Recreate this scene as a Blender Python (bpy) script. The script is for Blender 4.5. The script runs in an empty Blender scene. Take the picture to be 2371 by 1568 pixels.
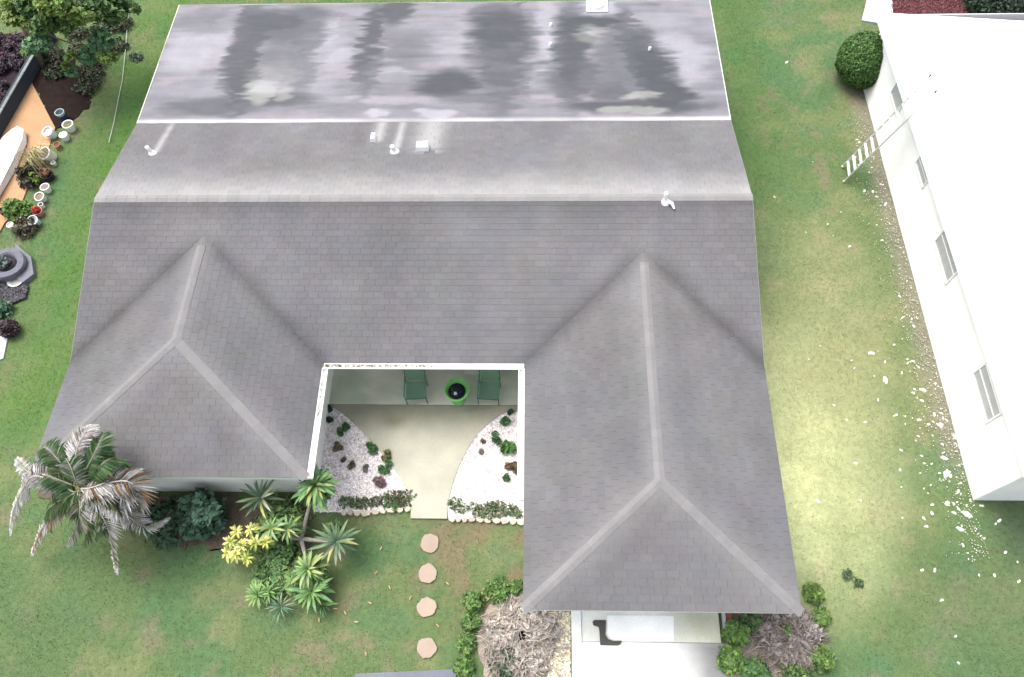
import bpy, math, random
import numpy as np
from mathutils import Matrix, Vector

R = random.Random(7)
rng = np.random.default_rng(11)
scene = bpy.context.scene
col = scene.collection

# ------------------------------------------------------------------ camera
CAM = (13.7649, -8.4388, 21.0519)
PITCH, YAW, ROLL, FPX = 1.105448, 0.0602601, -0.0515343, 1710.047     # focal length in 2371 px wide frame
CP, SP = math.cos(PITCH), math.sin(PITCH)
fwd, up, rt = np.array([0, CP, -SP]), np.array([0, SP, CP]), np.array([1., 0, 0])
_c, _s = math.cos(YAW), math.sin(YAW)
RZ = np.array([[_c, -_s, 0], [_s, _c, 0], [0, 0, 1]])
fwd, up, rt = RZ @ fwd, RZ @ up, RZ @ rt
_c, _s = math.cos(ROLL), math.sin(ROLL)
rt, up = _c * rt + _s * up, -_s * rt + _c * up
cd = bpy.data.cameras.new('camera')
cam = bpy.data.objects.new('camera', cd)
col.objects.link(cam)
M = Matrix.Identity(4)
for i in range(3):
    M[i][0], M[i][1], M[i][2], M[i][3] = rt[i], up[i], -fwd[i], CAM[i]
cam.matrix_world = M
cd.sensor_width = 36
cd.lens = FPX / 2371 * 36
cd.clip_end = 2000
scene.camera = cam

# ------------------------------------------------------------------ world, sun, exposure
SUN_EL, SUN_AZ = math.radians(66), math.radians(-50)      # azimuth from +Y towards +X
w = bpy.data.worlds.new('World'); scene.world = w; w.use_nodes = True
nt = w.node_tree
bg = nt.nodes['Background']
sky = nt.nodes.new('ShaderNodeTexSky'); sky.sky_type = 'NISHITA'; sky.sun_disc = False
sky.sun_elevation = SUN_EL; sky.sun_rotation = SUN_AZ
sky.air_density = 1.0; sky.dust_density = 4.0; sky.ozone_density = 0.6
hs = nt.nodes.new('ShaderNodeHueSaturation'); hs.inputs['Saturation'].default_value = .38     # thin white overcast
nt.links.new(sky.outputs[0], hs.inputs['Color']); nt.links.new(hs.outputs[0], bg.inputs[0]); bg.inputs[1].default_value = 0.15
sd = bpy.data.lights.new('sun', 'SUN'); sd.energy = 1.4; sd.angle = math.radians(38); sd.color = (1, .95, .87)
so = bpy.data.objects.new('sun', sd); col.objects.link(so)
dirs = Vector((math.sin(SUN_AZ) * math.cos(SUN_EL), math.cos(SUN_AZ) * math.cos(SUN_EL), math.sin(SUN_EL)))
so.rotation_euler = dirs.to_track_quat('Z', 'Y').to_euler()
so.location = (10, 20, 40)
scene.view_settings.view_transform = 'Standard'
scene.view_settings.look = 'None'
scene.view_settings.exposure = 1.3
scene.view_settings.gamma = 1
scene.view_settings.use_curve_mapping = False
scene.cycles.max_bounces = 6

# ------------------------------------------------------------------ helpers
def ray(u, v):
    return fwd * FPX + rt * (u - 1185.5) - up * (v - 784)
def at(u, v, z=0.0):
    """point of the place at height z that the survey photograph shows at (u, v)"""
    d = ray(u, v)
    return np.array(CAM) + d * (z - CAM[2]) / d[2]
def on_plane(u, v, p0, n):
    d = ray(u, v); p0 = np.array(p0, float); n = np.array(n, float)
    return np.array(CAM) + d * ((p0 - np.array(CAM)) @ n) / (d @ n)

_L = rng.random((256, 256))
def vnoise(x, y):
    x = np.asarray(x, float); y = np.asarray(y, float)
    xi, yi = np.floor(x).astype(int), np.floor(y).astype(int)
    fx, fy = x - xi, y - yi
    fx, fy = fx * fx * (3 - 2 * fx), fy * fy * (3 - 2 * fy)
    g = lambda a, b: _L[a % 256, b % 256]
    return (g(xi, yi) * (1 - fx) + g(xi + 1, yi) * fx) * (1 - fy) + (g(xi, yi + 1) * (1 - fx) + g(xi + 1, yi + 1) * fx) * fy
def fbm(x, y, o=4):
    t, a, n = 0, .5, 0
    for i in range(o):
        t = t + a * vnoise(np.asarray(x) * 2 ** i + 17.3 * i, np.asarray(y) * 2 ** i + 5.1 * i); n += a; a *= .5
    return t / n
def sstep(a, b, x):
    t = np.clip((np.asarray(x, float) - a) / (b - a), 0, 1); return t * t * (3 - 2 * t)

class MB:
    """collects faces with one colour each; build() links them as ONE mesh object"""
    def __init__(s): s.v, s.f, s.c = [], [], []
    def add(s, vs, fs, c=(.5, .5, .5)):
        o = len(s.v)
        s.v += [tuple(map(float, p)) for p in vs]; s.f += [tuple(o + i for i in f) for f in fs]
        s.c += [tuple(x) for x in c] if hasattr(c[0], '__len__') else [tuple(c)] * len(vs)
        return s
    def box(s, a, b, c=(.5, .5, .5)):
        (x0, y0, z0), (x1, y1, z1) = a, b
        vs = [(x0, y0, z0), (x1, y0, z0), (x1, y1, z0), (x0, y1, z0), (x0, y0, z1), (x1, y0, z1), (x1, y1, z1), (x0, y1, z1)]
        return s.add(vs, [(0, 3, 2, 1), (4, 5, 6, 7), (0, 1, 5, 4), (1, 2, 6, 5), (2, 3, 7, 6), (3, 0, 4, 7)], c)
    def bar(s, p, q, wd, ht, c=(.5, .5, .5), upv=(0, 0, 1)):
        p, q = Vector(p), Vector(q); d = (q - p).normalized(); sd_ = d.cross(Vector(upv))
        if sd_.length < 1e-4: sd_ = Vector((1, 0, 0))
        sd_.normalize(); u_ = sd_.cross(d).normalized()
        vs = []
        for e in (p, q):
            for a_, b_ in ((-1, -1), (1, -1), (1, 1), (-1, 1)):
                vs.append(e + sd_ * a_ * wd / 2 + u_ * b_ * ht / 2)
        return s.add(vs, [(0, 1, 2, 3), (7, 6, 5, 4), (0, 4, 5, 1), (1, 5, 6, 2), (2, 6, 7, 3), (3, 7, 4, 0)], c)
    def tube(s, pts, rad, n=6, c=(.5, .5, .5), caps=True):
        pts = [Vector(p) for p in pts]
        if not hasattr(rad, '__len__'): rad = [rad] * len(pts)
        vs, fs = [], []
        for i, p in enumerate(pts):
            d = (pts[min(i + 1, len(pts) - 1)] - pts[max(i - 1, 0)]).normalized()
            a = d.cross(Vector((0, 0, 1)) if abs(d.z) < .9 else Vector((1, 0, 0))).normalized(); b = d.cross(a)
            for k in range(n):
                t = 2 * math.pi * k / n
                vs.append(p + (a * math.cos(t) + b * math.sin(t)) * rad[i])
        for i in range(len(pts) - 1):
            for k in range(n):
                fs.append((i * n + k, i * n + (k + 1) % n, (i + 1) * n + (k + 1) % n, (i + 1) * n + k))
        if caps: fs += [tuple(range(n))[::-1], tuple((len(pts) - 1) * n + k for k in range(n))]
        return s.add(vs, fs, c)
    def lathe(s, prof, centre, n=20, c=(.5, .5, .5), tilt=None, wob=0):
        vs, fs = [], []
        m = Matrix.Identity(3) if tilt is None else Matrix.Rotation(tilt[0], 3, Vector((tilt[1], tilt[2], 0)))
        for (r, z) in prof:
            for k in range(n):
                t = 2 * math.pi * k / n; rr = r * (1 + wob * math.sin(3 * t + z * 7))
                p = m @ Vector((rr * math.cos(t), rr * math.sin(t), z)); vs.append((p.x + centre[0], p.y + centre[1], p.z + centre[2]))
        for i in range(len(prof) - 1):
            for k in range(n):
                fs.append((i * n + k, i * n + (k + 1) % n, (i + 1) * n + (k + 1) % n, (i + 1) * n + k))
        fs.append(tuple(range(n))[::-1]); fs.append(tuple((len(prof) - 1) * n + k for k in range(n)))
        return s.add(vs, fs, c)
    def prism(s, poly, z0, z1, c=(.5, .5, .5), bottom=True):
        n = len(poly)
        ar = sum(poly[i][0] * poly[(i + 1) % n][1] - poly[(i + 1) % n][0] * poly[i][1] for i in range(n))
        if ar < 0: poly = poly[::-1]
        vs = [(p[0], p[1], z0) for p in poly] + [(p[0], p[1], z1) for p in poly]
        fs = [tuple(range(n, 2 * n))] + [(i, (i + 1) % n, n + (i + 1) % n, n + i) for i in range(n)]
        if bottom: fs.append(tuple(range(n))[::-1])
        return s.add(vs, fs, c)
    def build(s, name, mat, parent=None, origin=None, smooth=False):
        o = np.array(origin if origin is not None else root_loc(parent), float)
        me = bpy.data.meshes.new(name)
        v = np.array(s.v, float).reshape(-1, 3) - o
        me.from_pydata(v.tolist(), [], s.f)
        a = me.attributes.new('Col', 'FLOAT_COLOR', 'POINT')
        c = np.ones((len(s.v), 4), np.float32); c[:, :3] = np.array(s.c, np.float32).reshape(-1, 3)
        a.data.foreach_set('color', c.ravel())
        me.materials.append(mat)
        if smooth: me.polygons.foreach_set('use_smooth', [True] * len(me.polygons))
        me.update()
        ob = bpy.data.objects.new(name, me); col.objects.link(ob)
        if parent is not None: ob.parent = parent
        else: ob.location = o
        return ob

def root_loc(p):
    if p is None: return (0, 0, 0)
    x = np.zeros(3)
    while p is not None: x += np.array(p.location); p = p.parent
    return x

def big_mesh(name, V, F, C, mat, parent=None, origin=(0, 0, 0), smooth=False):
    """numpy mesh; F is (n,3) or (n,4)"""
    V = np.asarray(V, np.float32) - np.asarray(origin, np.float32) - (np.asarray(root_loc(parent), np.float32) if parent is not None else 0)
    F = np.asarray(F, np.int32); n, k = F.shape
    me = bpy.data.meshes.new(name)
    me.vertices.add(len(V)); me.vertices.foreach_set('co', V.ravel())
    me.loops.add(n * k); me.loops.foreach_set('vertex_index', F.ravel())
    me.polygons.add(n); me.polygons.foreach_set('loop_start', np.arange(n, dtype=np.int32) * k)
    me.polygons.foreach_set('loop_total', np.full(n, k, np.int32))
    if smooth: me.polygons.foreach_set('use_smooth', np.ones(n, bool))
    a = me.attributes.new('Col', 'FLOAT_COLOR', 'POINT')
    c = np.ones((len(V), 4), np.float32); c[:, :3] = C
    a.data.foreach_set('color', c.ravel())
    me.materials.append(mat); me.update(calc_edges=True)
    ob = bpy.data.objects.new(name, me); col.objects.link(ob)
    if parent is not None: ob.parent = parent
    ob.location = origin
    return ob

def tag(o, label=None, cat=None, group=None, kind=None):
    if label: o['label'] = label
    if cat: o['category'] = cat
    if group: o['group'] = group
    if kind: o['kind'] = kind
    return o
def thing(name, label, cat, loc, group=None):
    o = bpy.data.objects.new(name, None); col.objects.link(o); o.location = [float(x) for x in loc]
    o.empty_display_size = .2
    return tag(o, label, cat, group)

def mat(name, rough=.8, n_scale=8, n_amt=.25, fine=0, fine_amt=.0, bump=.0, bump_scale=40, tint=None, spec=.3, metal=0, trans=0):
    """attribute colour times large and fine noise, with a fine relief"""
    m = bpy.data.materials.new(name); m.use_nodes = True
    t = m.node_tree; N = t.nodes; Lk = t.links
    b = N['Principled BSDF']; b.inputs['Roughness'].default_value = rough
    b.inputs['Specular IOR Level'].default_value = spec; b.inputs['Metallic'].default_value = metal
    a = N.new('ShaderNodeAttribute'); a.attribute_name = 'Col'
    g = N.new('ShaderNodeNewGeometry')
    cur = a.outputs['Color']
    for sc_, am in ((n_scale, n_amt), (fine, fine_amt)):
        if not sc_ or not am: continue
        n = N.new('ShaderNodeTexNoise'); n.inputs['Scale'].default_value = sc_; n.inputs['Detail'].default_value = 5
        Lk.new(g.outputs['Position'], n.inputs['Vector'])
        r = N.new('ShaderNodeMapRange'); r.inputs[1].default_value = .25; r.inputs[2].default_value = .75
        r.inputs[3].default_value = 1 - am; r.inputs[4].default_value = 1 + am
        Lk.new(n.outputs['Fac'], r.inputs[0])
        x = N.new('ShaderNodeVectorMath'); x.operation = 'SCALE'
        Lk.new(cur, x.inputs[0]); Lk.new(r.outputs[0], x.inputs['Scale']); cur = x.outputs[0]
    Lk.new(cur, b.inputs['Base Color'])
    if bump:
        n = N.new('ShaderNodeTexNoise'); n.inputs['Scale'].default_value = bump_scale; n.inputs['Detail'].default_value = 4
        Lk.new(g.outputs['Position'], n.inputs['Vector'])
        bp = N.new('ShaderNodeBump'); bp.inputs['Strength'].default_value = bump; bp.inputs['Distance'].default_value = .02
        Lk.new(n.outputs['Fac'], bp.inputs['Height']); Lk.new(bp.outputs[0], b.inputs['Normal'])
    if trans:
        tr = N.new('ShaderNodeBsdfTranslucent'); Lk.new(cur, tr.inputs[0])
        mx = N.new('ShaderNodeMixShader'); mx.inputs[0].default_value = trans
        Lk.new(b.outputs[0], mx.inputs[1]); Lk.new(tr.outputs[0], mx.inputs[2])
        Lk.new(mx.outputs[0], N['Material Output'].inputs[0])
    return m

MT = dict(
    lawn=mat('lawn_soil_and_turf', .95, 7, .16, 90, .30, .35, 110, spec=.1),
    blade=mat('grass_blade', .7, 9, .2, spec=.2, trans=.25),
    leaf=mat('leaf', .55, 6, .25, spec=.35, trans=.25),
    dry=mat('dry_plant', .85, 14, .25, spec=.15),
    shingle=mat('asphalt_shingle', .93, 1.3, .06, 70, .22, .5, 130, spec=.18),
    membrane=mat('roof_membrane', .7, 2.2, .08, 25, .08, .15, 30, spec=.25),
    white=mat('white_paint', .55, 1.6, .05, 22, .03, .08, 60, spec=.35),
    stucco=mat('stucco', .85, 1.2, .07, 40, .05, .25, 90, spec=.2),
    concrete=mat('concrete', .85, 1.4, .10, 35, .10, .25, 80, spec=.25),
    stone=mat('stone', .85, 9, .15, 60, .12, .4, 60, spec=.25),
    soil=mat('soil', .97, 4, .3, 40, .35, .9, 40, spec=.08),
    plastic=mat('plastic', .45, 7, .14, 40, .08, .06, 60, spec=.4),
    metal=mat('galvanised_metal', .4, 12, .12, spec=.5, metal=.55),
    glass=mat('window_glass', .12, 3, .1, spec=.6),
    bark=mat('bark', .9, 14, .3, 60, .25, .7, 40, spec=.1),
    roofdark=mat('weathered_roof', .9, 2.5, .3, 30, .3, .5, 50, spec=.2),
    cloth=mat('cloth', .8, 3, .06, spec=.1),
)

def inpoly(x, y, poly):
    x = np.asarray(x); y = np.asarray(y); ins = np.zeros(x.shape, bool); n = len(poly)
    for i in range(n):
        x0, y0 = poly[i][0], poly[i][1]; x1, y1 = poly[(i + 1) % n][0], poly[(i + 1) % n][1]
        c = ((y0 > y) != (y1 > y)) & (x < (x1 - x0) * (y - y0) / (y1 - y0 + 1e-12) + x0)
        ins ^= c
    return ins
P2 = lambda pts, z=0: [tuple(at(u, v, z)[:2]) for u, v in pts]

# ------------------------------------------------------------------ plan of the house
XL, XR, A, B = .95, 20.05, 8.0, 13.57
YFL, YFR, HE = -3.24, -6.36, 2.7
YR, ZR, YJ, ZJ, YB, ZB = 4.74, 3.84, 8.34, 3.05, 14.2, 2.80
AP_L, RE_L, AP_R, RE_R = (4.31, 3.63, 3.573), (4.22, .26, 3.573), (16.9, 3.14, 3.455), (16.87, -3.46, 3.455)
XLF = .78
HOUSE = [(XL, YB), (XL, 0), (XLF, YFL), (A, YFL), (A, 0), (B, 0), (B, YFR), (XR, YFR), (XR, YB)]

# walkway and beds of the courtyard
curveL = [(640 + x / 2.613, 800 + y / 2.613) for x, y in [(470, 560), (535, 590), (600, 640), (665, 700), (725, 765), (775, 820), (825, 880), (875, 940), (920, 1000), (965, 1065), (1000, 1130), (1012, 1200), (1012, 1298)]]
curveR = [(640 + x / 2.613, 800 + y / 2.613) for x, y in [(1250, 1303), (1254, 1230), (1264, 1150), (1288, 1065), (1325, 960), (1365, 880), (1410, 800), (1460, 735), (1520, 680), (1580, 632), (1640, 600), (1735, 598)]]
cL = P2([(x / 1.0797, y / 1.0797) for x, y in curveL]); cR = P2([(x / 1.0797, y / 1.0797) for x, y in curveR])
WALLX_L, WALLX_R, WALLY = A - .46, B + .42, 1.15
seam_y = -.18
WALK = [(WALLX_L, cL[0][1])] + cL + cR + [(WALLX_R, cR[-1][1])]
PATIO = [(WALLX_L, WALLY), (WALLX_L, cL[0][1])] + cL + cR + [(WALLX_R, cR[-1][1]), (WALLX_R, WALLY)]
edge_y = -3.62
_q6 = lambda x, y: ((640 + x / 2.613) / 1.0797, (800 + y / 2.613) / 1.0797)
EDL = P2([_q6(1003, 1236), _q6(860, 1246), _q6(700, 1262), _q6(555, 1256)]); EDR = P2([_q6(1735, 1322), _q6(1600, 1312), _q6(1450, 1303), _q6(1258, 1300)])
BED_L = [(WALLX_L, cL[0][1])] + cL[:-1] + EDL + [(WALLX_L, EDL[-1][1])]
BED_R = [EDR[-1]] + cR[1:] + [(WALLX_R, cR[-1][1]), (WALLX_R, EDR[0][1])] + EDR[:-1]
DRIVE = P2([(1345, 1400), (1345, 1720), (1668, 1720), (1664, 1400)])
DRIVE[0] = (DRIVE[0][0], YFR + .4); DRIVE[3] = (DRIVE[3][0], YFR + .4)
NBX, NBY0, NBY1, NBH = 26.3, -2.96, 13.55, 2.6
NB = [(NBX, NBY0), (NBX + 13, NBY0), (NBX + 13, NBY1), (NBX, NBY1)]
SAND = P2([(76, 196), (128, 296), (104, 370), (70, 420), (42, 490), (12, 515), (-60, 640), (-400, 700), (-400, 300), (-100, 150), (60, 150)])
TREEBED = P2([(75, 195), (130, 300), (160, 285), (205, 240), (200, 170), (150, 130), (60, 140)])
FRONTBED = P2([(60, 1060), (330, 1120), (345, 1140), (520, 1148), (700, 1150), (725, 1200), (640, 1255), (520, 1275), (400, 1255), (330, 1210), (200, 1190), (100, 1150)])
BRUSH_L = P2([(1130, 1400), (1215, 1370), (1300, 1420), (1345, 1420), (1345, 1640), (1200, 1660), (1120, 1560), (1105, 1470)])
BRUSH_R = P2([(1672, 1420), (1860, 1400), (1900, 1440), (1890, 1540), (1800, 1600), (1700, 1640), (1672, 1600)])
PATH = P2([(825, 1560), (1068, 1549), (1100, 1640), (780, 1650)])

# ------------------------------------------------------------------ lawn
def lawn_color(x, y):
    x = np.asarray(x, float); y = np.asarray(y, float)
    g = np.stack([np.full_like(x, .088), np.full_like(x, .128), np.full_like(x, .053)], -1)
    def mix(c, k):
        nonlocal g
        g = g * (1 - k[..., None]) + np.array(c) * k[..., None]
    n1 = fbm(x * .55 + 3, y * .55, 4); n2 = fbm(x * .9 + 40, y * .9 + 9, 4); n3 = fbm(x * 1.7 + 80, y * 1.7 + 31, 4)
    mix((.062, .126, .055), sstep(.52, .68, n1) * .6)                  # lush patches
    mix((.150, .162, .078), sstep(.52, .70, n2) * .6)                 # thin yellow patches
    mix((.175, .138, .098), sstep(.60, .74, n3) * .5)                   # bare earth showing
    mix((.052, .125, .072), sstep(.64, .74, fbm(x * 1.1 + 7, y * 1.1 + 60, 3)) * .25)
    # bright glow on the strip between the houses, painted into the grass as pale straw
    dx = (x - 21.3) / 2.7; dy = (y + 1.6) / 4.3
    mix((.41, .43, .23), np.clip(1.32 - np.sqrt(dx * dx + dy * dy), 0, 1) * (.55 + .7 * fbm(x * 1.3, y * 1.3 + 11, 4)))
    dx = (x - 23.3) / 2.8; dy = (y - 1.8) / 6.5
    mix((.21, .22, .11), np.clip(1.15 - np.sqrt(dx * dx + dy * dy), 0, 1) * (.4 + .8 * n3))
    # greener strip along the left side of the house and top right
    mix((.062, .125, .030), sstep(2.4, .4, np.abs(x + 1.6)) * sstep(-3.5, 0, y) * (.15 + 1.0 * fbm(x * 1.2 + 60, y * 1.2 + 13, 4)))
    mix((.066, .108, .048), sstep(22.5, 26, x) * sstep(-3.2, -5.5, y) * .6)  # front right corner: vignette darkening put into the grass colour
    mix((.062, .108, .045), sstep(3.5, -.5, x) * sstep(-3.8, -5.5, y) * .55)  # front left corner, same painted vignette
    mix((.050, .105, .032), sstep(24.5, 21.5, x) * sstep(19.8, 20.4, x) * sstep(5, 9, y) * .6)
    # worn ground below the courtyard and beside the neighbour's wall
    mix((.155, .12, .075), sstep(3.0, .6, np.hypot((x - 12.6) / 1.1, y + 4.7)) * sstep(.36, .56, n3) * .75)
    mix((.21, .18, .15), sstep(.75, .05, np.abs(x - NBX + .1)) * sstep(-3, -1, y) * sstep(14, 12, y) * .65)
    mix((.05, .075, .045), sstep(1.6, .2, np.abs(y + 3.9)) * sstep(26.2, 27.2, x) * .75)  # shade in front of the white house painted into the grass
    return g
ax = np.concatenate([np.linspace(-400, -40, 13)[:-1], np.linspace(-40, -10, 9)[:-1], np.arange(-10, 36, .2), np.linspace(36, 60, 7)[:-1], np.linspace(60, 420, 13)])
ay = np.concatenate([np.linspace(-400, -40, 13)[:-1], np.linspace(-40, -12, 8)[:-1], np.arange(-12, 22, .2), np.linspace(22, 60, 9)[:-1], np.linspace(60, 420, 13)])
gx, gy = np.meshgrid(ax, ay, indexing='ij')
nxg, nyg = gx.shape
idx = np.arange(nxg * nyg).reshape(nxg, nyg)
Fq = np.stack([idx[:-1, :-1], idx[1:, :-1], idx[1:, 1:], idx[:-1, 1:]], -1).reshape(-1, 4)
hz = (fbm(gx * .8, gy * .8, 3) - .5) * .05 - .03
hz[(gx < -9) | (gx > 35) | (gy < -11) | (gy > 21)] = -.03
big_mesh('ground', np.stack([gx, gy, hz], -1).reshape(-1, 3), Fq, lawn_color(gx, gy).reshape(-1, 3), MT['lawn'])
tag(bpy.data.objects['ground'], 'patchy green lawn round the grey roofed house', kind='structure')

# grass blades
n = 620000
bx = rng.uniform(-9.5, 35, n); by = rng.uniform(-9.5, 19, n)
keep = np.ones(n, bool)
for poly in (HOUSE, PATIO, BED_L, BED_R, DRIVE, NB, SAND, TREEBED, PATH):
    keep &= ~inpoly(bx, by, poly)
keep &= ~(inpoly(bx, by, FRONTBED) & (rng.random(n) < .8)) & ~(inpoly(bx, by, BRUSH_L) & (rng.random(n) < .93)) & ~(inpoly(bx, by, BRUSH_R) & (rng.random(n) < .8))
keep &= ~((np.abs(bx - 10.72) < .5) & (by < -3.6) & (by > -7.3) & (fbm(bx * 3, by * 3) < .45))
keep &= rng.random(n) < .35 + .9 * fbm(bx * 1.2 + 9, by * 1.2, 3)
bx, by = bx[keep], by[keep]; n = len(bx)
hb = rng.uniform(.018, .05, n) * (.7 + .6 * fbm(bx * .9 + 50, by * .9, 3)); wb = rng.uniform(.004, .010, n)
an = rng.uniform(0, 2 * math.pi, n); ln = rng.uniform(.3, 1.3, n)
dxx, dyy = np.cos(an), np.sin(an)
zb = (fbm(bx * .8, by * .8, 3) - .5) * .05 - .03
V = np.empty((n, 3, 3))
V[:, 0] = np.stack([bx - dyy * wb, by + dxx * wb, zb - .005], -1)
V[:, 1] = np.stack([bx + dyy * wb, by - dxx * wb, zb - .005], -1)
V[:, 2] = np.stack([bx + dxx * hb * ln, by + dyy * hb * ln, zb + hb], -1)
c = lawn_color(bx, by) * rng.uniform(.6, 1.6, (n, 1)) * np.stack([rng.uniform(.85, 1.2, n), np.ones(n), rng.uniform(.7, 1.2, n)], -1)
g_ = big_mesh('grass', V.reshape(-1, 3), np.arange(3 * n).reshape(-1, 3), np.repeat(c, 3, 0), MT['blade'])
tag(g_, 'short patchy grass blades covering the lawn', 'grass', kind='stuff')

# ------------------------------------------------------------------ ground sheets
def sheet(name, poly, z, c, m, label, kind='structure', skirt=.08, rag=0.0):
    if rag:
        q = []
        for i in range(len(poly)):
            a_, b_ = np.array(poly[i]), np.array(poly[(i + 1) % len(poly)]); k = max(1, int(np.hypot(*(b_ - a_)) / .15))
            for j in range(k):
                p = a_ + (b_ - a_) * j / k; q.append((p[0] + R.gauss(0, rag), p[1] + R.gauss(0, rag)))
        poly = q
    ob = MB().prism(poly, z - skirt, z, c).build(name, m)
    return tag(ob, label, kind=kind)
porch = [(WALLX_L, WALLY), (WALLX_L, seam_y - .02), (cL[0][0], cL[0][1] + .02), (WALLX_L + .5, seam_y), (WALLX_R - .3, seam_y - .06), (WALLX_R, cR[-1][1]), (WALLX_R, WALLY)]

def painted_slab(name, poly, z, fn, m, label, step=.08, skirt=.1):
    """slab whose top is a fine grid clipped to poly (colour per vertex from fn)"""
    xs = [p[0] for p in poly]; ys = [p[1] for p in poly]
    X0, X1, Y0, Y1 = min(xs), max(xs), min(ys), max(ys)
    nx_, ny_ = int((X1 - X0) / step) + 2, int((Y1 - Y0) / step) + 2
    X, Y = np.meshgrid(np.linspace(X0, X1, nx_), np.linspace(Y0, Y1, ny_), indexing='ij')
    me_v, me_f = [], []
    id_ = np.arange(nx_ * ny_).reshape(nx_, ny_)
    q = np.stack([id_[:-1, :-1], id_[1:, :-1], id_[1:, 1:], id_[:-1, 1:]], -1).reshape(-1, 4)
    return X, Y, q

def clip(poly, a, b):
    """Sutherland-Hodgman against the half plane left of a->b"""
    out = []; n = len(poly)
    f = lambda p: (b[0] - a[0]) * (p[1] - a[1]) - (b[1] - a[1]) * (p[0] - a[0])
    for i in range(n):
        p, q = poly[i], poly[(i + 1) % n]; fp, fq = f(p), f(q)
        if fp >= 0: out.append(p)
        if (fp > 0 > fq) or (fp < 0 < fq):
            t = fp / (fp - fq); out.append((p[0] + (q[0] - p[0]) * t, p[1] + (q[1] - p[1]) * t))
    return out
def clip_convex(poly, conv):
    ar = sum(conv[i][0] * conv[(i + 1) % len(conv)][1] - conv[(i + 1) % len(conv)][0] * conv[i][1] for i in range(len(conv)))
    if ar < 0: conv = conv[::-1]
    for i in range(len(conv)):
        poly = clip(poly, conv[i], conv[(i + 1) % len(conv)])
        if len(poly) < 3: return []
    return poly

# porch slab: older, greener concrete below the eave;  walkway: pale concrete
def strip_slab(name, left, right, z, colour, m, label):
    """slab between two boundary polylines with equal point counts, subdivided; colour(x, y)"""
    nu = 24; mb = MB(); vs, fs = [], []
    nl = len(left)
    for i in range(nl):
        for k in range(nu + 1):
            t = k / nu; vs.append((left[i][0] * (1 - t) + right[i][0] * t, left[i][1] * (1 - t) + right[i][1] * t, z))
    for i in range(nl - 1):
        for k in range(nu):
            a_ = i * (nu + 1) + k; fs.append((a_, a_ + nu + 1, a_ + nu + 2, a_ + 1))
    v = np.array(vs); C_ = colour(v[:, 0], v[:, 1])
    base = len(vs)
    ring = [i * (nu + 1) for i in range(nl)] + [(nl - 1) * (nu + 1) + k for k in range(1, nu + 1)] + [i * (nu + 1) + nu for i in range(nl - 2, -1, -1)] + [k for k in range(nu - 1, 0, -1)]
    for j, r_ in enumerate(ring): vs.append((vs[r_][0], vs[r_][1], z - .12))
    for j in range(len(ring)):
        k = (j + 1) % len(ring); fs.append((ring[j], ring[k], base + k, base + j))
    C_ = np.concatenate([C_, C_[ring] * .8])
    mb.v, mb.f, mb.c = [tuple(x) for x in vs], fs, [tuple(x) for x in C_]
    return tag(mb.build(name, m), label, kind='structure')
def resample(pts, ys):
    """x of a polyline at each y (polyline falls monotonically in y)"""
    p = sorted(pts, key=lambda q: q[1]); return [(float(np.interp(y, [q[1] for q in p], [q[0] for q in p])), y) for y in ys]
ys = np.linspace(seam_y - .015, cL[-1][1], 30)
lft = resample([(WALLX_L, seam_y + .5), (WALLX_L, cL[0][1] + .001)] + cL, ys); rgt = resample([(WALLX_R, seam_y + .5), (WALLX_R, cR[-1][1] + .001)] + cR, ys)
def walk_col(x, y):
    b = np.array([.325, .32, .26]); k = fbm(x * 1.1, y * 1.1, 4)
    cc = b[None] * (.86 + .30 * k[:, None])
    st = np.exp(-(((x - 9.6) / .35) ** 2 + ((y + .75) / .22) ** 2)) * .35 + sstep(-1.2, seam_y, y) * .38 * (.6 + .8 * fbm(x * 1.7, y * 1.7 + 8, 3))  # a dark spot, plus eave shade painted in towards the porch
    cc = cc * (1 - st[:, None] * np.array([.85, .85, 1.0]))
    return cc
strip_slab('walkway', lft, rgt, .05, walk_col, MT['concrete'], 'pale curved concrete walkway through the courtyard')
def porch_col(x, y):
    k = fbm(x * 1.4 + 4, y * 2.2, 4)
    cc = np.array([.50, .50, .41])[None] * (.75 + .5 * k[:, None])
    gr = sstep(.45, .62, fbm(x * 1.1 + 20, y * 1.6, 4))
    return cc * (1 - gr[:, None] * .5) + np.array([.27, .36, .26]) * gr[:, None] * .5
ys = np.linspace(WALLY, seam_y, 14)
strip_slab('porch_floor', [(WALLX_L, y) for y in ys], [(WALLX_R, y) for y in ys], .054, porch_col, MT['concrete'], 'weathered green stained concrete porch floor under the eave')

sheet('gravel_bed', BED_L, .015, (.66, .62, .62), MT['stone'], 'white gravel bed left of the curved walkway')
sheet('gravel_bed', BED_R, .015, (.66, .62, .62), MT['stone'], 'white gravel bed right of the curved walkway')
sheet('soil_bed', FRONTBED, .006, (.105, .085, .062), MT['soil'], 'bare brown soil along the front of the left wing', rag=.07)
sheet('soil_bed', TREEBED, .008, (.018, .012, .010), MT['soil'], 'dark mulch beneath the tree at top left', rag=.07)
sheet('patio', SAND, .012, (.36, .215, .115), MT['concrete'], 'tan sandy patio beside the dark neighbouring house')
sheet('path', PATH, .02, (.13, .14, .175), MT['concrete'], 'blue grey paving at the front edge of the lawn')
sheet('soil_bed', BRUSH_L, .006, (.26, .22, .185), MT['soil'], 'dry earth under the brush heap left of the driveway', rag=.05)
sheet('soil_bed', BRUSH_R, .006, (.20, .17, .145), MT['soil'], 'dry earth under the brush right of the driveway', rag=.05)

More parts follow.
